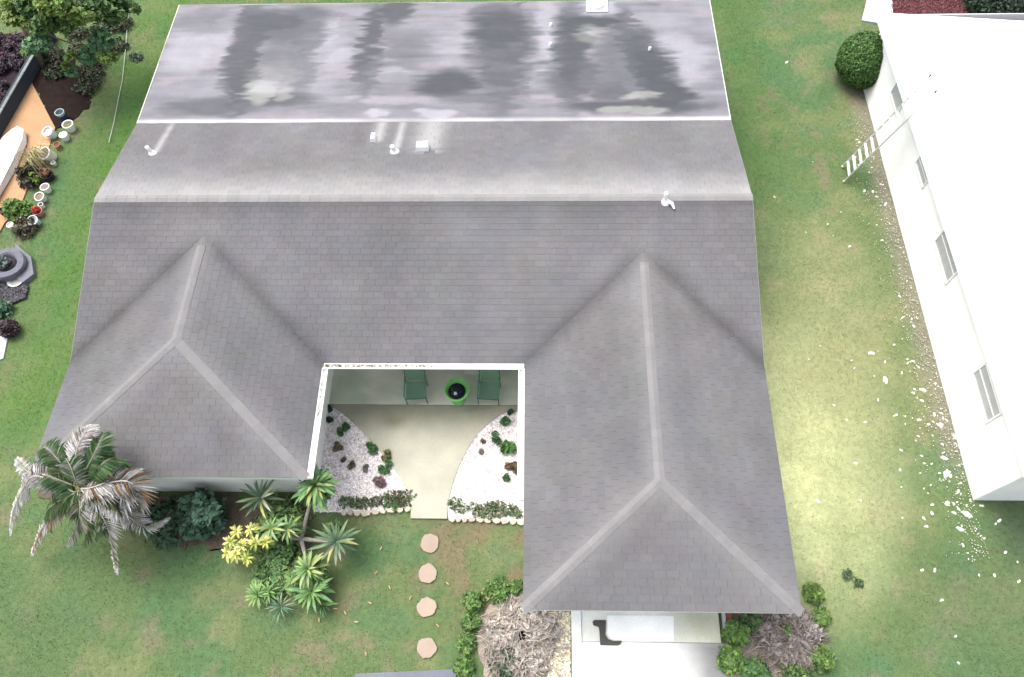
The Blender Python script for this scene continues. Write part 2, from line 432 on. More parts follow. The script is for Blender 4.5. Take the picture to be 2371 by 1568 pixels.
# driveway
yd = np.linspace(YFR + .4, DRIVE[1][1], 40)
x0d, x1d = DRIVE[0][0], DRIVE[3][0]
yseam = float(at(1500, 1487)[1])
def drv_col(x, y):
    cc = np.array([.82, .82, .80])[None] * np.ones((len(x), 1))
    t = sstep(.45, .95, (x - x0d) / (x1d - x0d) + .16 * (fbm(x * 1.6, y * 1.6, 4) - .5))
    low = sstep(yseam + .02, yseam - .02, y)
    k = low * t * .92
    cc = cc * (1 - k[:, None]) + np.array([.15, .15, .155]) * k[:, None]
    k2 = (1 - low) * (.35 + .5 * t) * (.6 + .8 * fbm(x * 1.3, y * 1.3 + 5, 3))  # beige on the apron: shade of the eave put into its colour
    k2 = np.clip(k2, 0, 1)
    return cc * (1 - k2[:, None]) + np.array([.37, .37, .25]) * k2[:, None]
ya = [y for y in yd if y > yseam] + [yseam]; yb2 = [yseam - .012] + [y for y in yd if y < yseam - .05]
strip_slab('garage_apron', [(x0d, y) for y in ya], [(x1d - .05, y) for y in ya], .045, drv_col, MT['concrete'], 'cream concrete apron in front of the garage with eave shade painted in')
strip_slab('driveway', [(x0d, y) for y in yb2], [(x1d, y) for y in yb2], .04, drv_col, MT['concrete'], 'bright white concrete driveway with grey stained right side')
k0 = at(1322, 1420)[0]; k1 = x0d - .012
tag(MB().box((k0, yd[-1], -.05), (k1, YFR + .3, .10), (.75, .75, .73)).build('kerb', MT['concrete']), 'white concrete kerb along the left of the driveway', kind='structure')

# pebbles
def pebbles(name, n, sampler, s0, s1, cols, label, z=.015, flat=.6):
    xy = sampler(n); n = len(xy)
    o = np.array([[1, 0, 0], [0, 1, 0], [-1, 0, 0], [0, -1, 0], [0, 0, 1], [0, 0, -1]], float)
    f = np.array([[0, 1, 4], [1, 2, 4], [2, 3, 4], [3, 0, 4], [1, 0, 5], [2, 1, 5], [3, 2, 5], [0, 3, 5]])
    s = rng.uniform(s0, s1, n) ; a = rng.uniform(0, 6.283, n)
    sx, sy, sz = s * rng.uniform(.7, 1.4, n), s * rng.uniform(.7, 1.1, n), s * flat
    lo = o[None] * np.stack([sx, sy, sz], -1)[:, None, :] + rng.normal(0, .12, (n, 6, 3)) * s[:, None, None]
    X = lo[..., 0] * np.cos(a)[:, None] - lo[..., 1] * np.sin(a)[:, None]; Y = lo[..., 0] * np.sin(a)[:, None] + lo[..., 1] * np.cos(a)[:, None]
    V = np.stack([X + xy[:, 0:1], Y + xy[:, 1:2], lo[..., 2] + z], -1)
    cc = np.array(cols)[rng.integers(0, len(cols), n)] * rng.uniform(.8, 1.15, (n, 1))
    ob = big_mesh(name, V.reshape(-1, 3), (f[None] + (np.arange(n) * 6)[:, None, None]).reshape(-1, 3), np.repeat(np.clip(cc, 0, .85), 6, 0), MT['stone'])
    return tag(ob, label, 'gravel', kind='stuff')
def poly_sampler(poly, dens=None):
    xs = [p[0] for p in poly]; ys_ = [p[1] for p in poly]
    def f(n):
        x = rng.uniform(min(xs), max(xs), n * 2); y = rng.uniform(min(ys_), max(ys_), n * 2)
        k = inpoly(x, y, poly)
        if dens is not None: k &= rng.random(len(x)) < dens(x, y)
        return np.stack([x[k], y[k]], -1)[:n]
    return f
gw = [(.70, .66, .66), (.78, .74, .74), (.62, .57, .57), (.74, .70, .68), (.55, .44, .44), (.80, .78, .78)]
dn = lambda x, y: .35 + .65 * sstep(edge_y + .05, edge_y + .8, y) * sstep(.30, .42, fbm(x * 2.3, y * 2.3, 3))
pebbles('gravel', 5200, poly_sampler(BED_L, dn), .018, .05, gw, 'white and pinkish pebbles in the left courtyard bed')
pebbles('gravel', 3600, poly_sampler(BED_R, dn), .018, .05, gw, 'white and pinkish pebbles in the right courtyard bed')

# ------------------------------------------------------------------ the house
house = thing('house', 'single storey white house with grey shingle hip roofs and stained flat rear roof', 'house', (10.5, 3, 0))
inset = .46
WALLO = [(XL + .35, YB - .3), (XL + .35, YFL + .35), (WALLX_L, YFL + .35), (WALLX_L, WALLY), (WALLX_R, WALLY), (WALLX_R, YFR + .42), (XR - .4, YFR + .42), (XR - .4, YB - .3)]
mb = MB()
nW = len(WALLO)
for i in range(nW):                                     # one wall slab per side
    a_, b_ = WALLO[i], WALLO[(i + 1) % nW]
    mb.bar((a_[0], a_[1], 1.3), (b_[0], b_[1], 1.3), .02, 2.62, (.78, .78, .74))
mb.build('wall', MT['stucco'], house)
# foundation strip
# roof -----------------------------------------------------------------
def shade(x, y, z, kind):
    """weathering of the shingles: algae, clean zinc washed strips"""
    b = np.array([.114, .112, .117])
    k = .82 + .36 * float(fbm(x * .5 + 2, y * .5, 4))
    k *= .90 + .20 * float(fbm(x * 2.4, y * .7 + 50, 3))
    cc = b * k * np.array([1 + .10 * (float(fbm(x * .9 + 31, y * .9 + 3, 3)) - .5), 1 + .02 * (float(fbm(x * 1.3 + 7, y * 1.3, 2)) - .5), 1 + .12 * (float(fbm(x * .8 + 90, y * .8 + 47, 3)) - .5)])
    if kind == 'back':
        d = YR - y                                        # below the ridge, away from the street (negative)
        d = y - YR
        cl = math.exp(-(d / .95) ** 2) * .55
        for (vx, vy, wd, st) in VENT_RUN:
            if y > vy: cl = max(cl, st * math.exp(-((x - vx - (y - vy) * .05) / wd) ** 2) * max(0, 1 - (y - vy) / 4.5))
        cc = cc * 1.08 * (1 - cl) + np.array([.34, .335, .33]) * cl
    elif kind == 'front':
        d = YR - y
        cc = cc * (1 - .22 * math.exp(-((d - .1) / .35) ** 2))
    return cc
VENT_RUN = []
bslope_n = np.cross([1, 0, 0], [0, YJ - YR, ZJ - ZR]); bslope_p = (XL, YR, ZR)
vents_px = [(872, 330, .17, .8), (916, 350, .12, .75), (990, 349, .42, .75), (358, 356, .10, .7)]
for (u, v, wd, st) in vents_px:
    p = on_plane(u, v, bslope_p, bslope_n); VENT_RUN.append((p[0], p[1], wd, st))
SEG_CAPS = []
def seg_dist(px, py, a_, b_):
    ax_, ay_ = a_[0], a_[1]; dx_, dy_ = b_[0] - ax_, b_[1] - ay_
    t = max(0, min(1, ((px - ax_) * dx_ + (py - ay_) * dy_) / (dx_ * dx_ + dy_ * dy_)))
    return math.hypot(px - ax_ - t * dx_, py - ay_ - t * dy_)
cLf, cRf = (A, YFL, HE), (A, 0, HE)
L0, LF, a0, aF = (XL, 0, HE), (XLF, YFL, HE), (A, 0, HE), (A, YFL, HE)
b0, bF, R0, RF = (B, 0, HE), (B, YFR, HE), (XR, 0, HE), (XR, YFR, HE)
RL, RR, JL, JR = (XL, YR, ZR), (XR, YR, ZR), (XL, YJ, ZJ), (XR, YJ, ZJ)
VALLEYS = [(AP_L, L0), (AP_L, a0), (AP_R, b0), (AP_R, R0)]
HIPS = [(RE_L, LF), (RE_L, aF), (RE_R, bF), (RE_R, RF), (AP_L, RE_L), (AP_R, RE_R)]

PLANES = [
    ('front', [[RL, AP_L, L0], [RL, RR, AP_R, AP_L], [AP_L, AP_R, b0, a0], [RR, R0, AP_R]], L0, R0),
    ('back', [[RR, RL, JL, JR]], JR, JL),
    ('wingL_left', [[AP_L, RE_L, LF, L0]], L0, LF),
    ('wingL_right', [[RE_L, AP_L, a0, aF]], aF, a0),
    ('wingL_front', [[RE_L, aF, LF]], LF, aF),
    ('wingR_left', [[AP_R, RE_R, bF, b0]], b0, bF),
    ('wingR_right', [[RE_R, AP_R, R0, RF]], RF, R0),
    ('wingR_front', [[RE_R, RF, bF]], bF, RF),
]
roof_mb = MB()
tabs = []                                                   # (distance to camera, verts, faces, colour)
EXPO, TABW, LAP = .185, .31, .03
for kind, polys, e0, e1 in PLANES:
    allp = np.array([p for poly in polys for p in poly], float)
    cen = allp.mean(0); U_, S_, Vt = np.linalg.svd(allp - cen); nrm = Vt[2]
    if nrm[2] < 0: nrm = -nrm
    e0, e1 = np.array(e0, float), np.array(e1, float)
    ud = e1 - e0; ud -= nrm * (ud @ nrm); ud /= np.linalg.norm(ud)
    vd = np.cross(nrm, ud)
    if vd[2] < 0: vd = -vd
    org = e0 - nrm * ((e0 - cen) @ nrm)
    for poly in polys:
        P = np.array(poly, float)
        roof_mb.add([tuple(p - np.array([0, 0, .012])) for p in P], [tuple(range(len(P)))] if np.cross(P[1] - P[0], P[2] - P[0])[2] > 0 else [tuple(range(len(P)))[::-1]], (.115, .112, .118))
        uv = [((p - org) @ ud, (p - org) @ vd) for p in P]
        u0, u1 = min(x for x, _ in uv) - .4, max(x for x, _ in uv) + .1
        v0, v1 = min(y for _, y in uv), max(y for _, y in uv)
        r0 = int(math.floor(v0 / EXPO)) - 1
        r = r0
        while r * EXPO < v1:
            ro = random.Random(hash((kind, r)) if False else r * 977 + len(kind) * 31)
            off = (r % 2) * TABW / 2 + ro.uniform(-.05, .05)
            k0_, k1_ = int(math.floor((u0 - off) / TABW)), int(math.ceil((u1 - off) / TABW))
            for k in range(k0_, k1_ + 1):
                ua = off + k * TABW + .002; ub = off + (k + 1) * TABW - .002
                va = r * EXPO + ro.uniform(-.006, .006); vb = (r + 1) * EXPO + LAP
                mid_ = org + ud * (ua + ub) / 2 + vd * va
                ns_ = 6 if kind == 'back' and any(abs(mid_[0] - vv[0]) < .9 and mid_[1] > vv[1] - .3 for vv in VENT_RUN) else 1
                for sub in range(ns_):
                    sa, sb_ = ua + (ub - ua) * sub / ns_, ua + (ub - ua) * (sub + 1) / ns_
                    q = clip_convex([(sa, va), (sb_, va), (sb_, vb), (sa, vb)], uv)
                    if len(q) < 3: continue
                    arr = sum(q[i][0] * q[(i + 1) % len(q)][1] - q[(i + 1) % len(q)][0] * q[i][1] for i in range(len(q))) / 2
                    if abs(arr) < .0006: continue
                    if arr < 0: q = q[::-1]
                    th = lambda vv: .004 + .006 * max(0, 1 - (vv - va) / (EXPO + LAP))
                    top = [org + ud * a_ + vd * b_ + nrm * th(b_) for a_, b_ in q]
                    bot = [org + ud * a_ + vd * b_ - nrm * .006 for a_, b_ in q]
                    m_ = len(q)
                    cx, cy, cz = np.mean(top, 0)
                    rt_ = random.Random((r * 7919 + k * 104729 + len(kind) * 13) & 0xffffffff)
                    tint = rt_.uniform(.95, 1.05) * np.array([rt_.uniform(.985, 1.025), 1, rt_.uniform(.985, 1.03)])
                    cc = []
                    for tp_ in top:
                        c1 = shade(tp_[0], tp_[1], tp_[2], kind) * tint
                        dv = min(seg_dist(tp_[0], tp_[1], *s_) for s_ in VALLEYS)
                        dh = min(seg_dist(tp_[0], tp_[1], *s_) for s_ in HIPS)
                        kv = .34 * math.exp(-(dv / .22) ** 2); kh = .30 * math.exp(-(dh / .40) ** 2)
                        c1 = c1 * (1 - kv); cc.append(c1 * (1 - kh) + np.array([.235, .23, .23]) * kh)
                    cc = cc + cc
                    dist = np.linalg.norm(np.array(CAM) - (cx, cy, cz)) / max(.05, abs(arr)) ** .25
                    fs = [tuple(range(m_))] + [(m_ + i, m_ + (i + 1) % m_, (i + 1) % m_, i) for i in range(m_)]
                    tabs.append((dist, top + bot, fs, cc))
            r += 1
roof = roof_mb.build('roof', MT['shingle'], house)
tabs.sort(key=lambda t: t[0])
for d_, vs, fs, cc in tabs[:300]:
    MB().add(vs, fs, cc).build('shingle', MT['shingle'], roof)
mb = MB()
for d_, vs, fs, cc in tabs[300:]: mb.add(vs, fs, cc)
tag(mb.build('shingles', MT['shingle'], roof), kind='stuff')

# ridge and hip caps
def caps(p, q, n1, n2, cc, wd=.13, step=.21, cut=0.0):
    p, q = np.array(p, float), np.array(q, float); d = q - p; Ln = np.linalg.norm(d); d /= Ln
    s1 = np.cross(d, n1); s1 = s1 if s1[2] < 0 else -s1
    s2 = np.cross(d, n2); s2 = s2 if s2[2] < 0 else -s2
    s1 /= np.linalg.norm(s1); s2 /= np.linalg.norm(s2)
    nu = (np.array(n1) + np.array(n2)); nu /= np.linalg.norm(nu)
    Ln -= cut; k = 0
    while k * step < Ln - .05:
        a_ = p + d * k * step; b_ = p + d * min(Ln + .02, (k + 1) * step + .05)
        vs = []
        for e, h in ((a_, .012), (b_, .019)):
            for s_, h2 in ((s1 * wd, .0), (s1 * wd * .5, .006), (np.zeros(3), .008), (s2 * wd * .5, .006), (s2 * wd, .0)):
                vs.append(e + s_ + nu * (h + h2))
        for e in (a_, b_):
            vs += [e + s1 * wd - nu * .01, e + s2 * wd - nu * .01]
        fs = [(i, i + 1, i + 6, i + 5) for i in range(4)] + [(5, 6, 7, 8, 9, 13, 12), (0, 5, 12, 10), (9, 4, 11, 13)]
        t = R.uniform(.95, 1.05)
        MB().add(vs, fs, tuple(np.array(cc) * t)).build('ridge_cap', MT['shingle'], roof)
        k += 1
def pn(a_, b_, c_):
    n_ = np.cross(np.array(b_) - np.array(a_), np.array(c_) - np.array(a_)); n_ = n_ / np.linalg.norm(n_)
    return n_ if n_[2] > 0 else -n_
nLl, nLr, nLf = pn(AP_L, RE_L, LF), pn(AP_L, RE_L, aF), pn(RE_L, LF, aF)
nRl, nRr, nRf = pn(AP_R, RE_R, bF), pn(AP_R, RE_R, RF), pn(RE_R, bF, RF)
pale = (.178, .173, .176)
caps(LF, RE_L, nLl, nLf, pale); caps(aF, RE_L, nLr, nLf, pale); caps(RE_L, AP_L, nLl, nLr, pale, cut=.38)
caps(bF, RE_R, nRl, nRf, pale); caps(RF, RE_R, nRr, nRf, pale); caps(RE_R, AP_R, nRl, nRr, pale, cut=.38)
caps(RL, RR, pn(RL, RR, b0), pn(RL, RR, JL), (.205, .20, .20), wd=.13, step=.30)

# flat roof with its weathered membrane
fl_n = np.cross([1, 0, 0], [0, YB - YJ, ZB - ZJ]); fl_p = (XL, YJ, ZJ)
X, Y = np.meshgrid(np.linspace(XL, XR, 260), np.linspace(YJ, YB, 120), indexing='ij')
BL = [(455, 250, 45, 200, .75), (600, 120, 150, 45, .6), (1500, 240, 80, 190, .65), (1790, 230, 55, 170, .7), (2150, 330, 60, 110, .7), (970, 200, 36, 160, .55), (700, 200, 40, 140, .45), (440, 300, 30, 120, .75), (1510, 190, 90, 120, .7), (1770, 240, 50, 120, .75), (1480, 60, 90, 40, .6), (640, 60, 160, 26, .6), (2090, 240, 60, 110, .7), (950, 250, 26, 90, .6), (660, 230, 40, 90, .45), (1990, 330, 120, 60, .45),
      (430, 200, 40, 170, .7), (470, 90, 40, 60, .6), (560, 90, 130, 40, .75), (690, 150, 40, 90, .55), (620, 180, 60, 50, .35), (580, 250, 110, 60, .4),
      (330, 440, 180, 30, .6), (560, 410, 160, 25, .65), (1070, 30, 45, 60, .75), (960, 160, 35, 120, .75), (1060, 200, 110, 70, .3),
      (1500, 120, 110, 80, .8), (1480, 220, 110, 60, .55), (1590, 310, 20, 80, .4), (1290, 340, 110, 45, .85), (1400, 400, 150, 25, .55),
      (1800, 160, 60, 90, .8), (1880, 90, 110, 25, .85), (1800, 310, 110, 70, .6), (1960, 200, 90, 90, .45), (2010, 130, 40, 80, .65),
      (2060, 200, 60, 60, .75), (2120, 280, 70, 80, .85), (2180, 380, 90, 60, .85), (2060, 440, 260, 25, .75), (1960, 370, 70, 40, .6), (2020, 100, 15, 40, .6), (1590, 20, 14, 40, .5), (300, 90, 120, 40, .35)]
LT = [(500, 380, 50, 40, .8), (600, 385, 40, 25, .6), (2080, 395, 60, 15, .8), (1980, 455, 50, 12, .9), (2110, 455, 60, 15, .8), (560, 320, 80, 50, .3), (1870, 140, 50, 30, .45)]
WT = [(240, 200, 100, 80, .6), (350, 150, 40, 80, .5), (800, 120, 30, 60, .7), (850, 230, 40, 30, .6), (770, 230, 90, 130, .35), (985, 195, 30, 12, .8), (1010, 250, 50, 10, .6), (1040, 290, 70, 10, .6),
      (1310, 200, 60, 60, .3), (1700, 150, 45, 130, .6), (1890, 30, 60, 30, 1), (2230, 220, 90, 70, .6), (2130, 90, 120, 30, .35), (1560, 190, 40, 15, .4), (1520, 275, 50, 20, .45), (1440, 375, 80, 12, .7), (1010, 468, 34, 16, 1.3), (1240, 465, 60, 14, 1.3), (2250, 320, 100, 30, .5), (1150, 410, 400, 14, .35)]
def blob(lst, nx_=0, ny_=0):
    k = np.zeros_like(X)
    for (cx, cy, rx, ry, st) in lst:
        o = lambda a_, b_: on_plane((340 + a_ / 1.6465) / 1.0797, b_ / 1.6465 / 1.0797, fl_p, fl_n)
        c_ = o(cx, cy); r1 = abs(o(cx + rx, cy)[0] - c_[0]); r2 = abs(o(cx, cy + ry)[1] - o(cx, cy - ry)[1]) / 2
        wx = X + (fbm(X * 1.4 + cy * .01, Y * 2.8 + cx * .01, 4) - .5) * .75 + (fbm(X * .5, Y * 9 + cx, 3) - .5) * .7; wy = Y + (fbm(X * 1.2 + 30, Y * 1.8, 3) - .5) * .35
        e = ((wx - c_[0]) / r1) ** 2 + ((wy - c_[1]) / r2) ** 2
        k = np.maximum(k, np.minimum(1, st * 1.15) * sstep(2.6, .5, e))
    return np.clip(k, 0, 1)[..., None]
streak = fbm(X * .45, Y * 5, 4)[..., None]
C_ = np.array([.142, .140, .160]) * (.70 + .6 * streak) * (.85 + .3 * fbm(X * .6 + 9, Y * .6, 3)[..., None])
pk = sstep(.58, .7, fbm(X * .7 + 70, Y * 3, 3))[..., None] * .3
C_ = C_ * (1 - pk) + np.array([.24, .19, .21]) * pk
kw = blob(WT) * .85; C_ = C_ * (1 - kw) + np.array([.25, .247, .28]) * kw
kd = np.clip(blob(BL) * (.80 + .45 * streak), 0, 1); C_ = C_ * (1 - kd) + np.array([.041, .045, .051]) * (.8 + .4 * streak) * kd
kl = blob(LT) * .42; C_ = C_ * (1 - kl) + np.array([.33, .34, .31]) * kl
ke = np.exp(-((Y - YJ - .08) / .085) ** 2)[..., None] * (.15 + .75 * fbm(X * .5, X * 0 + 3, 3)[..., None]); C_ = C_ * (1 - ke) + np.array([.52, .52, .52]) * ke
Zf = ZJ + (Y - YJ) / (YB - YJ) * (ZB - ZJ) + (fbm(X * .7, Y * .7, 2) - .5) * .03 + .012
idx = np.arange(X.size).reshape(X.shape)
Fq = np.stack([idx[:-1, :-1], idx[1:, :-1], idx[1:, 1:], idx[:-1, 1:]], -1).reshape(-1, 4)
flat = big_mesh('flat_roof', np.stack([X, Y, Zf], -1).reshape(-1, 3), Fq, np.clip(C_, 0, .8).reshape(-1, 3), MT['membrane'], parent=house, smooth=True)
tag(flat, 'flat pale roof section streaked with dark stains')

# fascia boards, drip edges, gutters
def board(name, p, q, wd, ht, cc, parent=house, m='white', label=None):
    o = MB().bar(p, q, wd, ht, cc).build(name, MT[m], parent)
    if label: o['label'] = label
    return o
wc = (.74, .74, .70)
zf = HE - .105
for p, q in (((XLF, YFL + .02, zf), (A, YFL + .02, zf)), ((A - .02, YFL, zf), (A - .02, 0, zf)), ((A, .02, zf), (B, .02, zf)), ((B + .02, 0, zf), (B + .02, YFR, zf)),
             ((B, YFR + .02, zf), (XR, YFR + .02, zf)), ((XR - .02, YFR, zf), (XR - .02, 0, zf)), ((XLF + .02, YFL, zf), (XL + .02, 0, zf))):
    board('fascia', p, q, .03, .16, wc)
for x in (XL, XR):                                          # rake boards and the drip edge of the flat roof
    board('rake_board', (x, 0, HE - .06), (x, YR, ZR - .06), .03, .11, (.20, .20, .20))
    board('rake_board', (x, YR, ZR - .06), (x, YJ, ZJ - .06), .03, .11, (.20, .20, .20))
    board('drip_edge', (x, YJ, ZJ - .02), (x, YB, ZB - .02), .03, .08, (.44, .46, .40))
board('drip_edge', (XL, YB, ZB - .03), (XR, YB, ZB - .03), .04, .08, (.22, .22, .235))
# soffit
mb = MB()
sz = HE - .17
for poly in ([(XLF + .03, YFL + .03), (A - .03, YFL + .03), (A - .03, YFL + .36), (XLF + .03, YFL + .36)], [(A - .47, YFL + .36), (A - .03, YFL + .36), (A - .03, .03), (A - .47, .03)],
             [(A - .47, .03), (B + .45, .03), (B + .45, WALLY), (A - .47, WALLY)], [(B + .03, YFR + .43), (B + .43, YFR + .43), (B + .43, .03), (B + .03, .03)],
             [(B + .03, YFR + .03), (XR - .03, YFR + .03), (XR - .03, YFR + .43), (B + .03, YFR + .43)], [(XR - .41, YFR + .43), (XR - .03, YFR + .43), (XR - .03, YB - .3), (XR - .41, YB - .3)],
             [(XL + .03, YFL + .36), (XL + .36, YFL + .36), (XL + .36, YB - .3), (XL + .03, YB - .3)]):
    mb.prism(poly, sz, sz + .02, (.66, .66, .62))
mb.build('soffit', MT['white'], house)

def gutter(p, q, out, debris=None, cc=(.78, .78, .76)):
    """open K gutter trough from p to q; out is the outward direction"""
    p, q, o = np.array(p, float), np.array(q, float), np.array(out, float)
    prof = [(.0, .0), (.0, -.13), (.12, -.13), (.165, -.03), (.165, .0), (.135, .0), (.135, -.028), (.112, -.115), (.015, -.115), (.015, .0)]
    vs = [e + o * a_ + np.array([0, 0, b_]) for e in (p, q) for a_, b_ in prof]; n_ = len(prof)
    fs = [(i, (i + 1) % n_, n_ + (i + 1) % n_, n_ + i) for i in range(n_)] + [tuple(range(n_))[::-1], tuple(range(n_, 2 * n_))]
    g_ = MB().add(vs, fs, cc).build('gutter', MT['white'], house)
    for e, s_ in ((p, 1), (q, -1)):
        d = (q - p) / np.linalg.norm(q - p) * .01 * s_
        MB().add([e + o * a_ + np.array([0, 0, b_]) + k for k in (np.zeros(3), d) for a_, b_ in ((.016, -.114), (.111, -.114), (.134, -.028), (.134, -.001), (.016, -.001))],
                 [(0, 1, 2, 3, 4), (9, 8, 7, 6, 5), (0, 5, 6, 1), (1, 6, 7, 2), (2, 7, 8, 3), (3, 8, 9, 4), (4, 9, 5, 0)], cc).build('end_cap', MT['white'], g_)
    return g_
g1 = gutter((A + .05, -.006, HE - .01), (B - .02, -.006, HE - .01), (0, -1, 0))
g2 = gutter((A + .006, YFL, HE - .01), (A + .006, -.15, HE - .01), (1, 0, 0))
g3 = gutter((B - .006, -3.75, HE - .01), (B - .006, -.15, HE - .01), (-1, 0, 0))
# leaf litter lying in the gutter
mb = MB()
for i in range(170):
    x = A + .1 + (R.random() ** 1.3) * 3.0; y = -.035 - R.random() * .08; z = HE - .08 - R.random() * .03
    a_ = R.random() * 6.28; s_ = R.uniform(.02, .05); c_, n_ = math.cos(a_) * s_, math.sin(a_) * .3 * s_
    yy = lambda t: min(-.02, max(-.118, t))
    mb.add([(x - c_, yy(y - n_), z), (x + n_, yy(y - .012), z + .012), (x + c_, yy(y + n_), z), (x - n_, yy(y + .012), z + .008)], [(0, 1, 2, 3)], R.choice([(.16, .11, .06), (.10, .08, .05), (.22, .18, .12), (.05, .05, .03)]))
tag(mb.build('leaf_litter', MT['dry'], g1), kind='stuff')
mb = MB()
for i in range(60):
    y = -.3 - R.random() * 1.3; x = A + .03 + R.random() * .08; z = HE - .08 - R.random() * .03
    a_ = R.random() * 6.28; s_ = R.uniform(.02, .035); c_, n_ = math.cos(a_) * .3 * s_, math.sin(a_) * s_
    mb.add([(x - c_, y - n_, z), (x + .01, y, z + .01), (x + c_, y + n_, z), (x - .01, y, z + .01)], [(0, 1, 2, 3)], R.choice([(.06, .08, .06), (.10, .08, .05), (.03, .05, .04)]))
tag(mb.build('leaf_litter', MT['dry'], g2), kind='stuff')

# vents and stack pipes on the roof
def box_vent(u, v, wx, wy, h, label):
    p = on_plane(u, v, bslope_p, bslope_n)
    b = MB()
    sl = (ZJ - ZR) / (YJ - YR)
    x0, x1, y0, y1 = p[0] - wx / 2, p[0] + wx / 2, p[1] - wy / 2, p[1] + wy / 2
    zt = lambda y: ZR + sl * (y - YR)
    vs = [(x0, y0, zt(y0)), (x1, y0, zt(y0)), (x1, y1, zt(y1)), (x0, y1, zt(y1)), (x0 + .03, y0 + .03, zt(y0) + h), (x1 - .03, y0 + .03, zt(y0) + h), (x1 - .03, y1 - .03, zt(y1) + h), (x0 + .03, y1 - .03, zt(y1) + h)]
    b.add(vs, [(4, 5, 6, 7), (0, 1, 5, 4), (1, 2, 6, 5), (2, 3, 7, 6), (3, 0, 4, 7)], (.82, .82, .82))
    o = b.build('roof_vent', MT['white'], roof); o['label'] = label
    MB().add([(x0 - .07, y0 - .07, zt(y0 - .07) + .018), (x1 + .07, y0 - .07, zt(y0 - .07) + .018), (x1 + .07, y1 + .1, zt(y1 + .1) + .018), (x0 - .07, y1 + .1, zt(y1 + .1) + .018)], [(0, 1, 2, 3)], (.34, .34, .34))
    return o
box_vent(865, 322, .17, .36, .16, 'narrow white box vent on the rear slope')
box_vent(979, 343, .40, .36, .18, 'wide white box vent on the rear slope')
def pipe(u, v, r, h, label, pl=(bslope_p, bslope_n), lean=(0, 0)):
    p = on_plane(u, v, *pl)
    b = MB().lathe([(r * 2.2, -.02), (r * 1.9, .03), (r * 1.15, .10), (r * 1.0, .12), (r, h), (r * .8, h), (r * .8, h - .1)], (0, 0, 0), 14, (.76, .76, .76), tilt=(.0001, 1, 0))
    b.v = [(x + p[0] + z * lean[0], y + p[1] + z * lean[1], z + p[2]) for x, y, z in b.v]
    o = b.build('vent_pipe', MT['white'], roof); o['label'] = label
    return o
pipe(914, 352, .07, .26, 'white stack pipe between the two box vents', lean=(-.15, 0))
pipe(354, 356, .06, .28, 'lone white stack pipe near the left rake', lean=(-.25, .1))
fr_n = np.cross([1, 0, 0], [0, YR, ZR - HE]); fr_p = (XL, 0, HE)
pipe(1541, 468, .06, .34, 'white forked stack pipe at the ridge', (fr_p, fr_n), lean=(-.1, .15))
p = on_plane(1556, 476, fr_p, fr_n)
o = MB().tube([p + np.array([-.16, .12, .06]), p + np.array([-.02, 0, .10]), p + np.array([.05, -.14, .03])], [.05, .055, .03], 8, (.66, .66, .66)).build('flashing', MT['white'], roof)
# hood on the flat roof
p = on_plane(1382, 16, fl_p, fl_n)
b = MB().box((p[0] - .38, p[1] - .34, p[2] - .02), (p[0] + .38, p[1] + .34, p[2] + .08), (.50, .49, .52))
o = b.build('hood_curb', MT['white'], flat); o['label'] = 'pale curb under the roof hood'
MB().lathe([(.24, .08), (.24, .16), (.18, .24), (.08, .28)], p, 16, (.84, .84, .84)).build('roof_hood', MT['white'], flat)
for u, v in ((1275, 61), (1274, 106), (1504, 116)):
    p = on_plane(u, v, fl_p, fl_n)
    MB().lathe([(.055, 0), (.045, .12), (.03, .13)], p, 10, (.82, .82, .82)).build('vent_pipe', MT['white'], flat)

# garage door, front door, porch windows
gd = MB().box((15.0, YFR + .36, .05), (18.4, YFR + .405, 2.3), (.7, .7, .68)).build('garage_door', MT['white'], house)
for i in range(4):
    for j in range(4):
        MB().box((15.12 + j * .83, YFR + .345, .14 + i * .55), (15.12 + j * .83 + .68, YFR + .358, .14 + i * .55 + .42), (.74, .74, .72)).build('panel', MT['white'], gd)
dr = MB().box((10.9, WALLY - .05, .06), (11.8, WALLY - .012, 2.1), (.60, .60, .57)).build('door', MT['white'], house)
MB().lathe([(.03, 0), (.03, .05), (.01, .06)], (11.7, WALLY - .1, 1.05), 8, (.5, .45, .3)).build('handle', MT['metal'], dr)
for x in (8.6, 12.4):
    wn = MB().box((x, WALLY - .045, .9), (x + 1.1, WALLY - .012, 2.0), (.7, .7, .68)).build('window', MT['white'], house)
    for k in range(2): MB().box((x + .06 + k * .51, WALLY - .055, .96), (x + .53 + k * .51, WALLY - .047, 1.94), (.05, .06, .07)).build('pane', MT['glass'], wn)

# ------------------------------------------------------------------ white neighbour with ladder
nb = thing('white_house', 'low white stucco house with flat white roof on the right', 'house', (NBX + 5, 5, 0))
mb = MB()
pts = [(NBX, NBY0), (NBX + 12.5, NBY0), (NBX + 12.5, NBY1), (NBX, NBY1)]
for i in range(4):
    a_, b_ = pts[i], pts[(i + 1) % 4]
    mb.bar((a_[0], a_[1], NBH / 2), (b_[0], b_[1], NBH / 2), .02, NBH + .1, (.88, .87, .86))
mb.build('wall', MT['stucco'], nb)
pBL, pFL, pBR = at(2030, 28, NBH + .15), at(2360, 1105, NBH), at(2371, 48, NBH + .15)
slope_back = (pBR[1] - pBL[1]) / (pBR[0] - pBL[0])
rp = [(pBL[0], pBL[1]), (NBX - .17, NBY0 - .12), (pBL[0] + 13.5, NBY0 - .12), (pBL[0] + 13.5, pBL[1] + slope_back * 13.5)]
rf = MB().prism(rp, NBH, NBH + .14, (.80, .80, .82)).build('roof', MT['white'], nb)
def lip(p, q, name, wd=.16, h=.05):
    return MB().bar((p[0], p[1], NBH + .14 + h / 2), (q[0], q[1], NBH + .14 + h / 2), wd, h, (.82, .82, .82)).build(name, MT['white'], rf)
